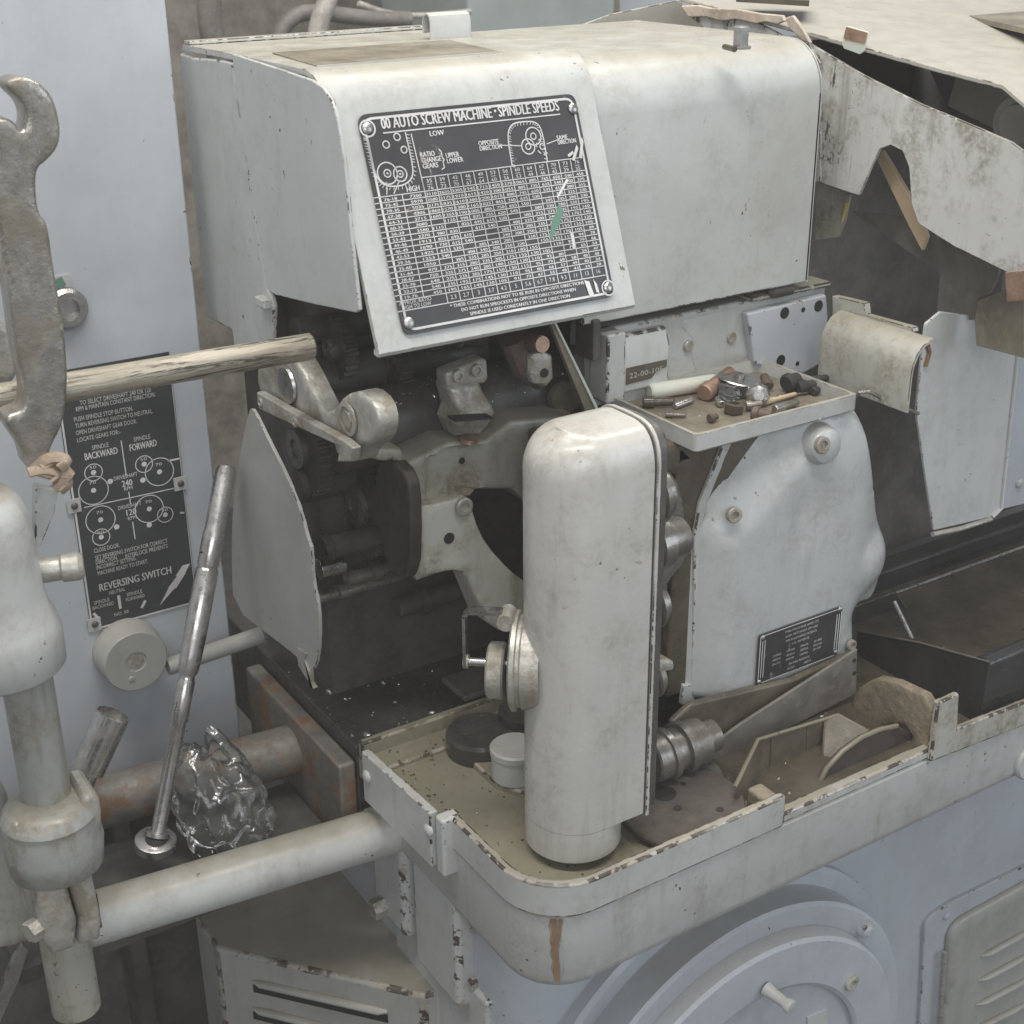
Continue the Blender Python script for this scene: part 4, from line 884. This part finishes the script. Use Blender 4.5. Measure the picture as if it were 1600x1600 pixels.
a = c+V((-.045, .0, .030)); MB().lathe(a, (1, 0, 0), [(.024, 0), (.026, .002), (.026, .018), (.029, .019), (.029, .026), (.024, .027), (.024, .040), (.029, .041), (.029, .050), (.026, .051), (.026, .07), (.018, .074), (.018, .09), (0, .09)], 36).build('ringed_shaft', 'oily_steel', kp, ang=30)
for k in range(6): p = c+V((.040*math.cos(k), .040*math.sin(k), -.002)); MB().lathe(p, (0, 0, 1), [(.004, 0), (.004, .003), (0, .004)], 6).build('flange_bolt', 'oily_steel', kp)
# rollers between the column and slide cover
for y, r_, w_, m_ in ((775, .030, .018, 'oily_steel'), (852, .027, .040, 'oily_steel'), (945, .026, .014, 'oily_steel'), (1060, .022, .012, 'oily_steel')):
    p = at(1014, y, Y=.13); MB().lathe(p, (1, 0, 0), [(r_*.9, 0), (r_, .002), (r_, w_*.4), (r_*.8, w_*.42), (r_*.8, w_*.9), (r_*.75, w_), (0, w_)], 32).build('cam_roller', m_, mc)
MB().box(.185, .299, .205, .30, -.03, .335).build('cam_housing', 'grease', mc, bev=.006)
q = ats([(1020, 700), (1060, 690), (1095, 695), (1085, 720), (1062, 745), (1030, 740)], Y=.19); MB().pillow(q, (0, -1, 0), .02, .006, .008).build('cam_lever', 'grease', mc)
q = smooth_loop(ats([(1030, 745), (1048, 735), (1066, 760), (1076, 830), (1074, 880), (1050, 905), (1036, 960), (1030, 900)], Y=.185), 1); MB().pillow(q, (0, -1, 0), .02, .006, .008).build('cam_lever', 'oily_steel', mc)
MB().pillow(smooth_loop(ats([(1028, 1035), (1052, 1030), (1058, 1048), (1030, 1052)], Y=.18), 1), (0, -1, 0), .015, .004, .006).build('cam_lug', 'paint_dirty', mc)

MB().lathe(at(1608, 1186, Y=.004), (0, -1, 0), [(.026, -.004), (.026, .003), (.024, .006), (.018, .006), (.016, .004), (0, .004)], 32).build('rail_boss', 'paint_rail', pan, ang=30)
# scoop folds
for x in (1206, 1262): MB().tube([at(x, 1152-(x-1206)*.3, Y=.0845), at(x-3, 1240-(x-1206)*.3, Y=.0845)], .0016, 6).build('scoop_fold', 'scoop_metal', sc2)

# ================================================================== SMALL PARTS ON THE TRAY
TZ = tz0+.0078
def tp(x, y, h=0): return at(x, y, Z=TZ+h)
G = 'small parts lying on the parts tray'
def single(name, mb, mat, label, cat, **k): return mb.build(name, mat, None, label=label, category=cat, group=G, **k)
d = (tp(1103, 598)-tp(1012, 612)).normalized(); a = tp(1014, 612, .009)
single('plastic_rod', MB().lathe(a, d, [(.0075, 0), (.009, .002), (.009, .082), (.0075, .085), (0, .085)], 24), 'white_plastic', 'off white plastic rod lying at the back of the parts tray', 'rod')
a = tp(1100, 614, .010); d = V((.9, .35, .12)).normalized()
single('copper_faced_pin', MB().lathe(a, d, [(.0085, 0), (.010, .0015), (.010, .012), (.008, .013), (.0075, .06), (0, .06)], 24), 'copper', 'pin with round copper coloured face pointing forward, beside the white rod', 'pin')
a = tp(1115, 606, .008); e = tp(1165, 588, .014); single('tapered_punch', MB().tube([a, a.lerp(e, .6), e], [.007, .0065, .004], 8), 'brown_dark', 'brown tapered punch lying behind the copper faced pin', 'punch')
a = tp(1142, 622, .0); single('clear_block', MB().obox(a+V((0, 0, .009)), (.011, .003, 0), (-.003, .010, 0), (0, 0, .009)), 'clear_plastic', 'clear plastic cube in the middle of the parts tray', 'block', bev=.0015)
a = tp(1146, 645, 0); single('grey_nut', MB().lathe(a, (.1, .0, 1), [(.011, 0), (.0115, .001), (.0115, .010), (.010, .011), (.006, .011), (.006, .004), (0, .004)], 6), 'grease', 'dark square edged nut at the front of the parts tray below the clear cube', 'nut')
a = tp(1155, 592, .018); single('washer_disc', MB().lathe(a, (.15, -.1, 1), [(.024, -.0015), (.025, 0), (.024, .0012), (.006, .0016), (.006, .006), (0, .006)], 32), 'steel', 'thin steel disc with a knob at the back of the parts tray', 'disc')
a = tp(1184, 617, .012); single('ball_end', MB().lathe(a, (-.5, -.7, .2), [(.004, -.014), (.010, -.011), (.0135, -.004), (.0135, .003), (.011, .008), (.006, .010), (0, .010)], 8), 'bright_steel', 'faceted bright steel ball shaped nut on the parts tray', 'nut', ang=20)
d = (tp(1086, 624)-tp(1054, 636)).normalized(); single('steel_pin', MB().lathe(tp(1054, 635, .0035), d, [(.003, 0), (.0035, .001), (.0035, .03), (0, .031)], 14), 'bright_steel', 'short bright steel pin in the left of the parts tray', 'pin')
for (x, y, r_, l, dx, lab, m_) in ((1228, 600, .011, .020, (.9, .1, .1), 'black round socket at the back right of the parts tray', 'rubber'), (1246, 606, .008, .030, (.95, -.1, 0), 'black grooved bolt at the right end of the parts tray', 'rubber'), (1175, 646, .0085, .022, (.5, -.8, 0), 'dark ring ended bolt at the tray front', 'brown_cast'), (1210, 640, .005, .038, (.98, .1, 0), 'thin steel rod at the tray front', 'steel'), (1190, 630, .0035, .05, (.98, .0, .02), 'tan split pin lying across the right of the parts tray', 'wood'), (1215, 620, .0025, .045, (.95, -.2, .02), 'light thin wire pin in front of the black socket', 'bright_steel'), (1004, 628, .0065, .035, (.8, -.5, 0), 'dark grey bolt in the left corner of the parts tray', 'grease'), (1250, 596, .006, .034, (.9, -.35, .05), 'black thin tool bit lying behind the grooved bolt on the tray', 'rubber'), (1128, 632, .004, .016, (.3, .9, .1), 'small bright dowel beside the clear cube on the tray', 'bright_steel'), (1200, 604, .007, .020, (.4, .8, .3), 'dark brown stud behind the faceted nut on the tray', 'brown_cast'), (1165, 634, .0055, .018, (.8, -.5, .1), 'grey screw between the clear cube and tray front', 'oily_steel'), (1270, 612, .005, .020, (.9, .2, 0), 'short black pin nearest the right wall of the parts tray', 'rubber'), (1040, 648, .003, .022, (.7, -.6, 0), 'thin dull pin in the front left of the parts tray', 'oily_steel'), (1108, 654, .005, .012, (.9, .1, 0), 'small olive screw by the front edge of the parts tray', 'brown_cast')):
    a = tp(x, y, r_); d = V(dx).normalized()
    single('loose_bolt', MB().lathe(a, d, [(r_*.8, 0), (r_, r_*.2), (r_, l*.35), (r_*.75, l*.37), (r_*.7, l*.95), (r_*.5, l), (0, l)], 14), m_, lab, 'bolt')
# ================================================================== LEFT STAND
st = thing('bar_stand', V((-.36, .32, -.5)), 'grey painted post with sleeve and split clamps carrying the bar', 'stand')
SY = .30
def xat(x, y): return at(x, y, Y=SY)
pc = xat(52, 1120).x; rp_ = .0225
MB().lathe((pc, SY, -.03), (0, 0, 1), [(rp_, 0), (rp_, .40)], 36).build('post', 'paint_stand', st)
s0 = xat(45, 1018).z; s1 = xat(45, 745).z; sx = xat(72, 880).x-.050
MB().lathe((sx, SY, s0-.01), (0, 0, 1), [(.040, -.0), (.050, .0), (.054, .004), (.0545, .036), (.052, .046), (.0465, .060), (.044, .075), (.043, .12), (.042, s1-s0-.02), (.037, s1-s0-.004), (.028, s1-s0+.006), (0, s1-s0+.008)], 48).build('sleeve', 'paint_rail', st, ang=50)
q = fillet(ats([(55, 760), (92, 765), (86, 800), (66, 850), (55, 860)], Y=SY+.01), .002, 2); MB().prism(q, (0, .012, 0)).build('sleeve_rib', 'paint', st, bev=.002)
a = xat(72, 890); MB().lathe(a, (.95, -.3, 0), [(.012, -.01), (.011, .012), (.013, .014), (.013, .028), (.010, .032), (0, .032)], 18).build('set_screw', 'dirty_cast', st)
z0 = xat(90, 1345).z; z1 = xat(80, 1245).z; kx = xat(80, 1310).x
clp = MB().lathe((kx, SY-.01, z0), (0, 0, 1), [(.035, 0), (.043, .006), (.046, .03), (.042, .06), (.044, z1-z0-.01), (.040, z1-z0), (.030, z1-z0+.006)], 36).build('clamp', 'paint_stand', st, ang=50)
q = smooth_loop(ats([(128, 1243), (150, 1238), (160, 1255), (161, 1310), (152, 1335), (135, 1342), (126, 1300)], Y=SY-.035), 1); MB().pillow(q, (0, -1, 0), .045, .006, .008).build('clamp_lug', 'dirty_cast', clp)
q = smooth_loop(ats([(20, 1290), (40, 1285), (40, 1320), (20, 1325)], Y=SY-.03), 1); MB().pillow(q, (0, -1, 0), .03, .004, .008).build('clamp_lug', 'dirty_cast', clp)
CBY = SY-.045
q1 = fillet(ats([(58, 1392), (102, 1372), (122, 1440), (120, 1482), (82, 1496), (66, 1470)], Y=CBY), .004, 3); q2 = fillet(ats([(105, 1371), (142, 1352), (161, 1440), (158, 1470), (124, 1481), (126, 1438)], Y=CBY), .004, 3)
for q in (q1, q2): MB().pillow(q, (0, -1, 0), .07, .007, .010).build('split_clamp', 'dirty_cast', st, ang=55)
MB().box(xat(70, 1420).x, xat(150, 1420).x, CBY+.03, CBY+.06, xat(100, 1455).z, xat(100, 1400).z).build('clamp_core', 'oily_dark', st)
screw(st, at(58, 1450, Y=CBY+.01), (-1, -.4, 0), .011, 'hex', .01, 'dirty_cast', 'hex_bolt')
lx = at(112, 1530, Y=SY).x; MB().lathe((lx, SY, at(112, 1578, Y=SY).z), (0, 0, 1), [(.022, 0), (.024, .002), (.024, .12)], 28).build('lower_rod', 'paint_crust', st)
MB().lathe((lx-.012, SY+.02, -.9), (0, 0, 1), [(.028, 0), (.028, .63), (.034, .635), (.034, .66), (.0, .665)], 28).build('stand_leg', 'rust_brown', st)
q = smooth_loop(ats([(-40, 1180), (10, 1225), (25, 1300), (45, 1380), (60, 1460), (40, 1480), (-40, 1490)], Y=SY+.05), 1); MB().pillow(q, (0, -1, 0), .03, .008, .012).build('stand_web', 'paint_dirty', st)
q = smooth_loop(ats([(-40, 470), (10, 500), (32, 545), (30, 600), (-40, 640)], Y=SY+.06), 2); MB().pillow(q, (0, -1, 0), .03, .008, .012).build('pulley', 'dirty_cast', st)
MB().prism(ats([(-20, 1600), (22, 1500), (36, 1478), (44, 1484), (30, 1530), (-10, 1620)], Y=SY+.03), (0, .008, 0)).build('stay', 'steel', st)
a = at(138, 1200, Y=.44); e = at(176, 1116, Y=.44); d = (e-a).normalized(); MB().lathe(a-d*.03, d, [(.013, 0), (.013, .026), (.0185, .028), (.0185, (e-a).length+.03), (.0165, (e-a).length+.031), (.0165, (e-a).length+.02), (0, (e-a).length+.02)], 32).build('handle_tube', 'bright_steel', st)
# upright forged hook lever
hk_ = [(8, 128), (24, 120), (45, 121), (70, 134), (88, 160), (97, 205), (92, 232), (74, 252), (58, 264), (57, 300), (62, 336), (76, 348), (85, 420), (98, 490), (107, 565), (106, 625), (98, 668), (80, 700), (75, 724), (44, 740), (37, 706), (22, 684), (6, 660), (14, 648), (38, 642), (40, 606), (32, 575), (26, 548), (18, 490), (8, 420), (-2, 350), (-26, 300), (-36, 240), (-24, 192), (0, 184), (22, 188), (35, 209), (42, 188), (36, 162), (12, 141)]
def hkr(p, d): return .0015*math.sin(p.z*70)*min(1, d/.01)
MB().pillow(smooth_loop(ats(hk_, Y=.288), 2), (0, -1, 0), .026, .0042, .006, None).build('hook_lever', 'forged', None, ang=38, label='rough forged steel lever with open hooked top standing upright on the sleeve', category='lever')
# horizontal bar
bz = at(487, 541, Y=.335); e = V((-.62, .335, bz.z+.010)); a = bz
single_bar = MB().lathe(a, e-a, [(.0115, 0), (.013, .0015), (.013, (e-a).length)], 32).build('stock_bar', 'worn_bar', None, label='worn cream streaked steel bar lying horizontally behind the hooked lever', category='bar')
cw_ = MB()
rnd = random.Random(3)
for k in range(9):
    p = at(44+k*3, 738-k*1.5, Y=.285+.004*(k % 3)); e = at(88+rnd.uniform(0, 34), 715+rnd.uniform(0, 45), Y=.28+.01*rnd.random()); m_ = p.lerp(e, .5)+V((0, 0, rnd.uniform(-.008, .012)))
    cw_.tube(smooth_loop([p, m_, e, e+V((-.01, .0, -.006))], 2, False), [.005]*14 if False else .0052, 7, .6)
cw_.build('copper_braid', 'braid', None, label='twisted tan copper coloured braid wrapped at the foot of the hooked lever', category='braid')

# ================================================================== LOOSE TOOLS between the pipes
rh = thing('ratchet_handle', at(243, 1310, Y=.40), 'long chrome ratchet handle leaning upright between the pipes', 'ratchet')
a = at(247, 1300, Y=.40); e = at(354, 728, Y=.50); L = (e-a).length; d = (e-a).normalized()
MB().lathe(a, d, [(.008, 0), (.008, .12), (.0095, .122), (.0095, .165), (.0085, .167), (.0085, .172), (.0108, .176), (.0118, .19), (.0125, .22), (.0125, L-.115), (.0105, L-.112), (.0118, L-.108), (.0118, L-.075), (.0108, L-.072), (.0112, L-.006), (.009, L-.001), (.009, L), (0, L)], 32).build('handle', 'bright_steel', rh, ang=40)
MB().lathe(e-d*.093-V((.0105, .003, 0)), (-1, -.4, 0), [(.0032, 0), (.0032, .0016), (0, .0016)], 12).build('detent_hole', 'slot_black', rh)
b0 = a-d*.004; MB().lathe(b0-d*.002, d, [(.010, 0), (.014, .002), (.014, .006), (.010, .007)], 24).build('collar', 'bright_steel', rh)
MB().lathe(b0-d*.012, d, [(.012, 0), (.012, .010)], 24).build('grip_ring', 'rubber', rh)
MB().lathe(at(243, 1316, Y=.40), (.1, -.15, 1), [(.018, -.008), (.022, -.006), (.022, .004), (.018, .006), (0, .006)], 28).build('ratchet_head', 'bright_steel', rh)
# crumpled clear bag
bm = bmesh.new(); bmesh.ops.create_icosphere(bm, subdivisions=5, radius=1); from mathutils import noise as MN
cb = at(352, 1246, Y=.42)
ex, ey, ez = rt*.064+up*-.010, fw*.038, up*.076
for v in bm.verts:
    p = v.co.normalized(); n1 = MN.noise(p*1.3+V((4, 1, 2))); n2 = abs(MN.noise(p*1.9+V((1, 7, 2)))); n3 = abs(MN.noise(p*4+V((5, 2, 9)))); n4 = abs(MN.noise(V((p.x*2, p.y*2, p.z*7))+V((2, 3, 1))))
    s = .98+.30*n1-.42*n2-.05*n4; k = p*s
    if k.z > .2: k.x *= 1-.5*(k.z-.2); k.y *= 1-.5*(k.z-.2)
    k.x += -.35*max(0, k.z)
    v.co = cb+ex*k.x+ey*k.y+ez*k.z
me = bpy.data.meshes.new('plastic_bag'); bm.to_mesh(me); bm.free(); me.materials.append(M['bag_film']); me.polygons.foreach_set('use_smooth', [True]*len(me.polygons)); me.set_sharp_from_angle(angle=R(60))
bag = bpy.data.objects.new('plastic_bag', me); COL.objects.link(bag); bag['label'] = 'crumpled clear plastic bag lying between the two pipes'; bag['category'] = 'bag'
MB().box(-.40, -.035, .345, .50, -.16, -.142).build('sheet_shelf', 'oily_dark', mc)

# ================================================================== LOUVRED BOX below
lb_ = thing('louvred_box', at(450, 1600, Z=-.7), 'grey louvred sheet metal box on the floor beside the machine base', 'box')
ZT = -.30
q = [at(x, y, Z=ZT) for x, y in ((336, 1481), (661, 1556), (728, 1537), (646, 1443), (560, 1352), (420, 1352), (303, 1428))]
MB().prism([p-V((0, 0, .70)) for p in q], (0, 0, .70)).build('casing', 'paint_box', lb_, bev=.006, seg=3)
d = (q[1]-q[0]).normalized(); n_ = V((d.y, -d.x, 0)); n_ = n_ if n_.dot(CAM-q[0]) > 0 else -n_
fx = (q[0]+n_*.0005, n_)
for k in range(4):
    a = at(396, 1540+k*42, pl=fx); e = at(606, 1588+k*46, pl=fx)
    MB().prism([a+V((0, 0, .002)), e+V((0, 0, .002)), e+V((0, 0, -.009)), a+V((0, 0, -.009))], n_*.0012).build('louvre_slot', 'slot_black', lb_)
    MB().tube([a+V((0, 0, .007)), a.lerp(e, .06)+n_*.002+V((0, 0, .007)), a.lerp(e, .94)+n_*.002+V((0, 0, .007)), e+V((0, 0, .007))], [.002, .005, .005, .002], 10, .8).build('louvre', 'paint_box', lb_)
# dim panel and floor clutter behind it
MB().box(-.22, -.20, .62, .9, -1, -.16).build('dim_panel', 'oily_dark', None, label='dim dark sheet panel under the cabinet behind the louvred box', category='panel')
MB().box(-.9, -.05, .68, .72, -1, -.15).build('cabinet_plinth', 'cavity', None, label='dark plinth under the electrical cabinet', category='plinth')

# ================================================================== ELECTRICAL CABINET
KY = .60
cb_ = thing('electrical_cabinet', V((-.5, .7, -.15)), 'pale blue grey electrical cabinet with black reversing switch plate', 'cabinet')
ce = at(320, 600, Y=KY).x
MB().box(-1.4, ce, KY, KY+.30, -.150, 1.5).build('cabinet_body', 'paint_cabinet', cb_, bev=.003)
F2 = Frame(at(88, 610, Y=KY-.002), (1, 0, 0), (0, 0, -1))
W2 = F2.px(292, 800)[0]; H2 = F2.px(150, 984)[1]; u_l = F2.px(130, 900)[0]
sp_ = MB().prism([F2.p(u_l, -.02, -.0018), F2.p(W2, -.02, -.0018), F2.p(W2, H2, -.0018), F2.p(u_l, H2, -.0018)], F2.n*.0018).build('switch_plate', 'plate_switch', cb_)
ik = MB()
def X2(x, y): return F2.px(x, y)
F2.line(ik, [(u_l+.0015, 0), (u_l+.0015, H2-.0015), (W2-.0015, H2-.0015)], .0022); F2.line(ik, [(W2-.001, 0), (W2-.001, H2)], .0008)
def T2(s, x, y, x2, y2, h, bold=0):
    a = X2(x, y); e = X2(x2, y2); F2.text(ik, s, a[0], a[1], h, e[0]-a[0], 'L', bold=bold)
T2('TO SELECT DRIVESHAFT 240 OR 120', 125, 633, 236, 614, .0072); T2('RPM & MAINTAIN CONSTANT DIRECTION.', 119, 643, 243, 621, .0072)
T2('PUSH SPINDLE STOP BUTTON.', 116, 659, 208, 643, .0072); T2('TURN REVERSING SWITCH TO NEUTRAL.', 118, 669, 239, 646, .0072); T2('OPEN DRIVESHAFT GEAR DOOR.', 119, 680, 214, 662, .0072); T2('LOCATE GEARS FOR:-', 121, 691, 188, 676, .0072)
T2('SPINDLE', 144, 703, 170, 698, .0072); T2('BACKWARD', 133, 719, 184, 709, .0112, .0002); T2('SPINDLE', 209, 690, 235, 685, .0072); T2('FORWARD', 203, 705, 245, 696, .0112, .0002)
T2('DRIVESHAFT', 178, 751, 215, 744, .0066); T2('240', 191, 761, 207, 758, .0105, .0002); T2('RPM', 194, 767, 207, 764, .0062); T2('DRIVESHAFT', 185, 797, 221, 789, .0066); T2('120', 198, 806, 213, 802, .0105, .0002); T2('RPM', 200, 813, 213, 810, .0062)
T2('CLOSE DOOR.', 147, 864, 187, 855, .0072); T2('SET REVERSING SWITCH FOR CORRECT', 149, 875, 262, 849, .0072); T2('DIRECTION.', 150, 882, 184, 874, .0072); T2('INTERLOCK PREVENTS', 196, 872, 262, 856, .0072); T2('INCORRECT SETTING.', 151, 890, 213, 875, .0072); T2('MACHINE READY TO START.', 153, 899, 231, 880, .0072)
T2('REVERSING SWITCH', 156, 924, 268, 898, .0130, .0002); T2('NEUTRAL', 171, 929, 196, 923, .0064); T2('SPINDLE', 147, 945, 171, 939, .0064); T2('BACKWARD', 145, 953, 178, 945, .0064); T2('SPINDLE', 198, 932, 222, 926, .0064); T2('FORWARD', 197, 940, 226, 933, .0064); T2('NO. 00', 179, 963, 201, 958, .0060)
for x, y, r_, t_ in ((146, 738, .0098, '50'), (146, 766, .0165, '70'), (225, 725, .0098, '50'), (249, 737, .0165, '70'), (157, 812, .0165, '70'), (158, 839, .0098, '50'), (233, 795, .0165, '70'), (258, 804, .0092, '50')):
    u, v = X2(x, y); F2.ring(ik, u, v, r_, .0011, 36); F2.dot(ik, u, v, .0030); F2.text(ik, t_, u, v-r_*.45, .0050, .0075, 'C')
for x, y in ((172, 752), (223, 750), (182, 823), (233, 820)): F2.dot(ik, *X2(x, y), .0032)
for g in (((189, 688), (197, 743)), ((201, 768), (204, 788)), ((207, 815), (211, 842)), ((131, 793), (271, 763)), ): F2.line(ik, [X2(*p) for p in g], .0012)
for g in (((185, 930), (188, 951)), ((146, 958), (155, 968)), ((227, 938), (221, 950))): F2.line(ik, [X2(*p) for p in g], .0034)

for k_, g in enumerate((((297, 880), (285, 883), (274, 900), (287, 899)), ((290, 895), (279, 896), (262, 919), (275, 919)), ((277, 914), (265, 915), (249, 946)))):
    bl_ = [X2(*p) for p in g]; ik.add([F2.p(a, c, .0005+k_*.00005) for a, c in bl_], [list(range(len(bl_)))])
F2.line(ik, [X2(262, 720), X2(282, 716)], .0022); F2.line(ik, [X2(281, 801), X2(288, 801)], .0020)
ik.build('printing', 'ink', sp_)
for x, y in ((116, 790), (282, 755), (148, 975)):
    u, v = X2(x, y); MB().prism([F2.p(u-.008, v-.008), F2.p(u+.007, v-.008), F2.p(u+.007, v+.008), F2.p(u-.008, v+.008)], F2.n*.0014).build('corner_tab', 'paint_clean', sp_); screw(sp_, F2.p(u, v, .001), F2.n, .0042, 'dome', .003, 'oily_dark', 'rivet')
kc = at(196, 1013, Y=KY); kn = MB().lathe(kc, (0, -1, 0), [(.0395, 0), (.0395, .012), (.038, .014), (.0375, .036), (.036, .038), (.0125, .038), (.012, .0365), (0, .0365)], 48).build('selector_knob', 'paint_mid', cb_, ang=40)
screw(kn, at(206, 1062, Y=KY-.038), (0, -1, 0), .0042, 'dome', .001, 'dirty_cast'); screw(kn, kc+V((0, -.036, 0)), (0, -1, 0), .0105, 'dome', .0012, 'paint_dirty')
MB().cyl(at(262, 1042, Y=KY-.03), at(408, 992, Y=KY-.03), .0105, n=20).build('lever_shaft', 'paint_mid', cb_)
ca_ = at(101, 480, Y=KY); MB().lathe(ca_, (0, -1, 0), [(.022, 0), (.022, .010), (.018, .014), (.012, .014), (.011, .006), (0, .006)], 28).build('key_lock', 'steel', cb_)
q = fillet(ats([(84, 432), (110, 428), (111, 450), (104, 462), (86, 455)], Y=KY-.0015), .003, 3); MB().prism(q, (0, .0013, 0)).build('sticker', 'paint_clean', cb_); q = ats([(86, 437), (96, 432), (103, 444), (96, 456), (86, 452)], Y=KY-.002); MB().prism(q, (0, .0004, 0)).build('sticker_print', 'green_mark', cb_)

# ================================================================== BACKGROUND
def hose(pts, r_, Y, mat, lab): return MB().tube(smooth_loop(ats(pts, Y=Y), 3, False), r_, 14).build('hose', mat, None, label=lab, category='hose')
dark('hose_grey', (.22, .205, .19), .5); dark('hose_pale', (.48, .45, .41), .5)
hose([(338, -60), (326, 0), (328, 50), (350, 110)], .022, 1.7, 'hose_grey', 'blurred dark grey hose hanging nearest the cabinet edge in the background')
hose([(530, -60), (512, 0), (495, 45), (492, 110)], .019, 1.75, 'hose_pale', 'blurred pale grey hose hanging straight down in the background')
hose([(430, 110), (436, 50), (460, 22), (500, 18), (560, 28), (640, 30)], .016, 1.9, 'hose_grey', 'blurred looping hose behind the pale one in the background')
hose([(560, 5), (600, 20), (650, 26), (735, 18)], .006, 1.9, 'hose_pale', 'blurred thin pale cable crossing the background above the covers')
tm = at(732, 40, Y=2.0); tr_ = at(962, 40, Y=2.0)
M['teal_far'] = paint('teal_far', (.36, .40, .385), chip=0, edge=0, grime=.1)
MB().box(tm.x, tr_.x, 2.0, 2.5, -1, 2.2).build('far_machine', 'teal_far', None, label='blurred grey green machine cabinet standing behind the covers', category='machine', bev=.01)
MB().box(tr_.x+.03, tr_.x+1.6, 2.1, 2.5, -1, 2.2).build('far_machine', 'paint_cabinet', None, label='blurred pale machine cabinet behind the hood lid', category='machine', bev=.01)
MB().box(tr_.x+.004, tr_.x+.026, 2.02, 2.1, -1, 2.2).build('conduit', 'olive_sheet', None, label='thin vertical conduit between the two far machine cabinets', category='conduit')
c = at(665, 30, Y=2.4); MB().lathe(c, (-.3, -1, .2), [(.16, 0), (.16, .02), (.12, .03), (0, .03)], 36).build('far_drum', 'cavity', None, label='blurred dark round drum shape in the background left of the far cabinet', category='drum')

# ================================================================== STAINS, CHIPS, SWARF AND SPINDLE GLINTS
mb = MB(); rnd = random.Random(11)
def speck(mb, p, r_, n=None):
    n = n or V((rnd.gauss(0, .5), rnd.gauss(0, .5), 1)).normalized(); b, c = ortho(n); a0 = rnd.random()*6
    q = [p+(b*math.cos(a0+i*1.257)+c*math.sin(a0+i*1.257))*r_*rnd.uniform(.5, 1.3) for i in range(5)]; mb.add(q+[p+n*r_*.6], [[i, (i+1) % 5, 5] for i in range(5)]+[[4, 3, 2, 1, 0]])
for k in range(130):
    p = at(rnd.uniform(390, 720), rnd.uniform(930, 1150), Z=-.0215)
    if p.x > -.005 and p.y > .36 and p.y < .78: speck(mb, p, rnd.choice((.0012, .0016, .002, .003)))
mb.build('swarf_and_glints', 'bright_steel', None, kind='stuff', label='tiny bright metal chips scattered over the black oily bed', category='swarf')
mb = MB()
for k in range(260):
    p = at(rnd.uniform(990, 1600), rnd.uniform(1000, 1300), Z=-.034); 
    if .02 < p.y < .3 and p.x > .16: speck(mb, p, rnd.choice((.0012, .002, .003)))
for k in range(60): speck(mb, tp(rnd.uniform(990, 1290), rnd.uniform(590, 660)) , .0012) if True else None
mb.build('swarf_and_glints', 'dirty_cast', None, kind='stuff', label='fine dirty metal chips lying in the pan and parts tray', category='swarf')

mb = MB(); z_s = sp_z  # bright steel specks set on the oily spindle to stand in for glints
for _ in range(90):
    a = R(rnd.uniform(200, 300)); x = rnd.uniform(.03, .40); speck(mb, V((x, .40+.042*math.cos(a), z_s-.042*math.sin(a))), rnd.choice((.0010, .0014, .0020)), V((0, math.cos(a), -math.sin(a))))
mb.build('swarf_and_glints', 'bright_steel', None, kind='stuff', label='tiny bright steel chips added as glints on the oily spindle under the speed plate', category='swarf')

mb = MB()
for k in range(260):
    t = rnd.random()
    if t < .45: p = V((rnd.uniform(.012, .03), rnd.uniform(.06, .34), -.0345))
    elif t < .7: p = V((rnd.uniform(.02, .30), rnd.uniform(.30, .342), -.0295 if True else 0))
    else: p = V((rnd.uniform(.02, .30), rnd.uniform(.015, .30), -.0345))
    speck(mb, p, rnd.choice((.0008, .0012, .002)), V((0, 0, 1)))
mb.build('grit', 'grease', None, kind='stuff', label='dark grit and paint flakes scattered over the left pan floor', category='grit')

# ================================================================== VEIL: added haze box in place of lens haze, lifts the dark tones
hm = bpy.data.materials.new('veil_haze'); hm.use_nodes = True; nt = hm.node_tree; nt.nodes.remove(nt.nodes['Principled BSDF'])
pv = nt.nodes.new('ShaderNodeVolumePrincipled'); pv.inputs['Color'].default_value = (.97, .96, .94, 1); pv.inputs['Density'].default_value = HAZE; nt.links.new(pv.outputs[0], nt.nodes['Material Output'].inputs['Volume'])
hz_ = MB().box(-3.5, 7, -3.6, 6.5, -2.1, 3.35).build('haze', hm, None, kind='stuff', label='faint pale haze volume added to veil the dark areas', category='haze')
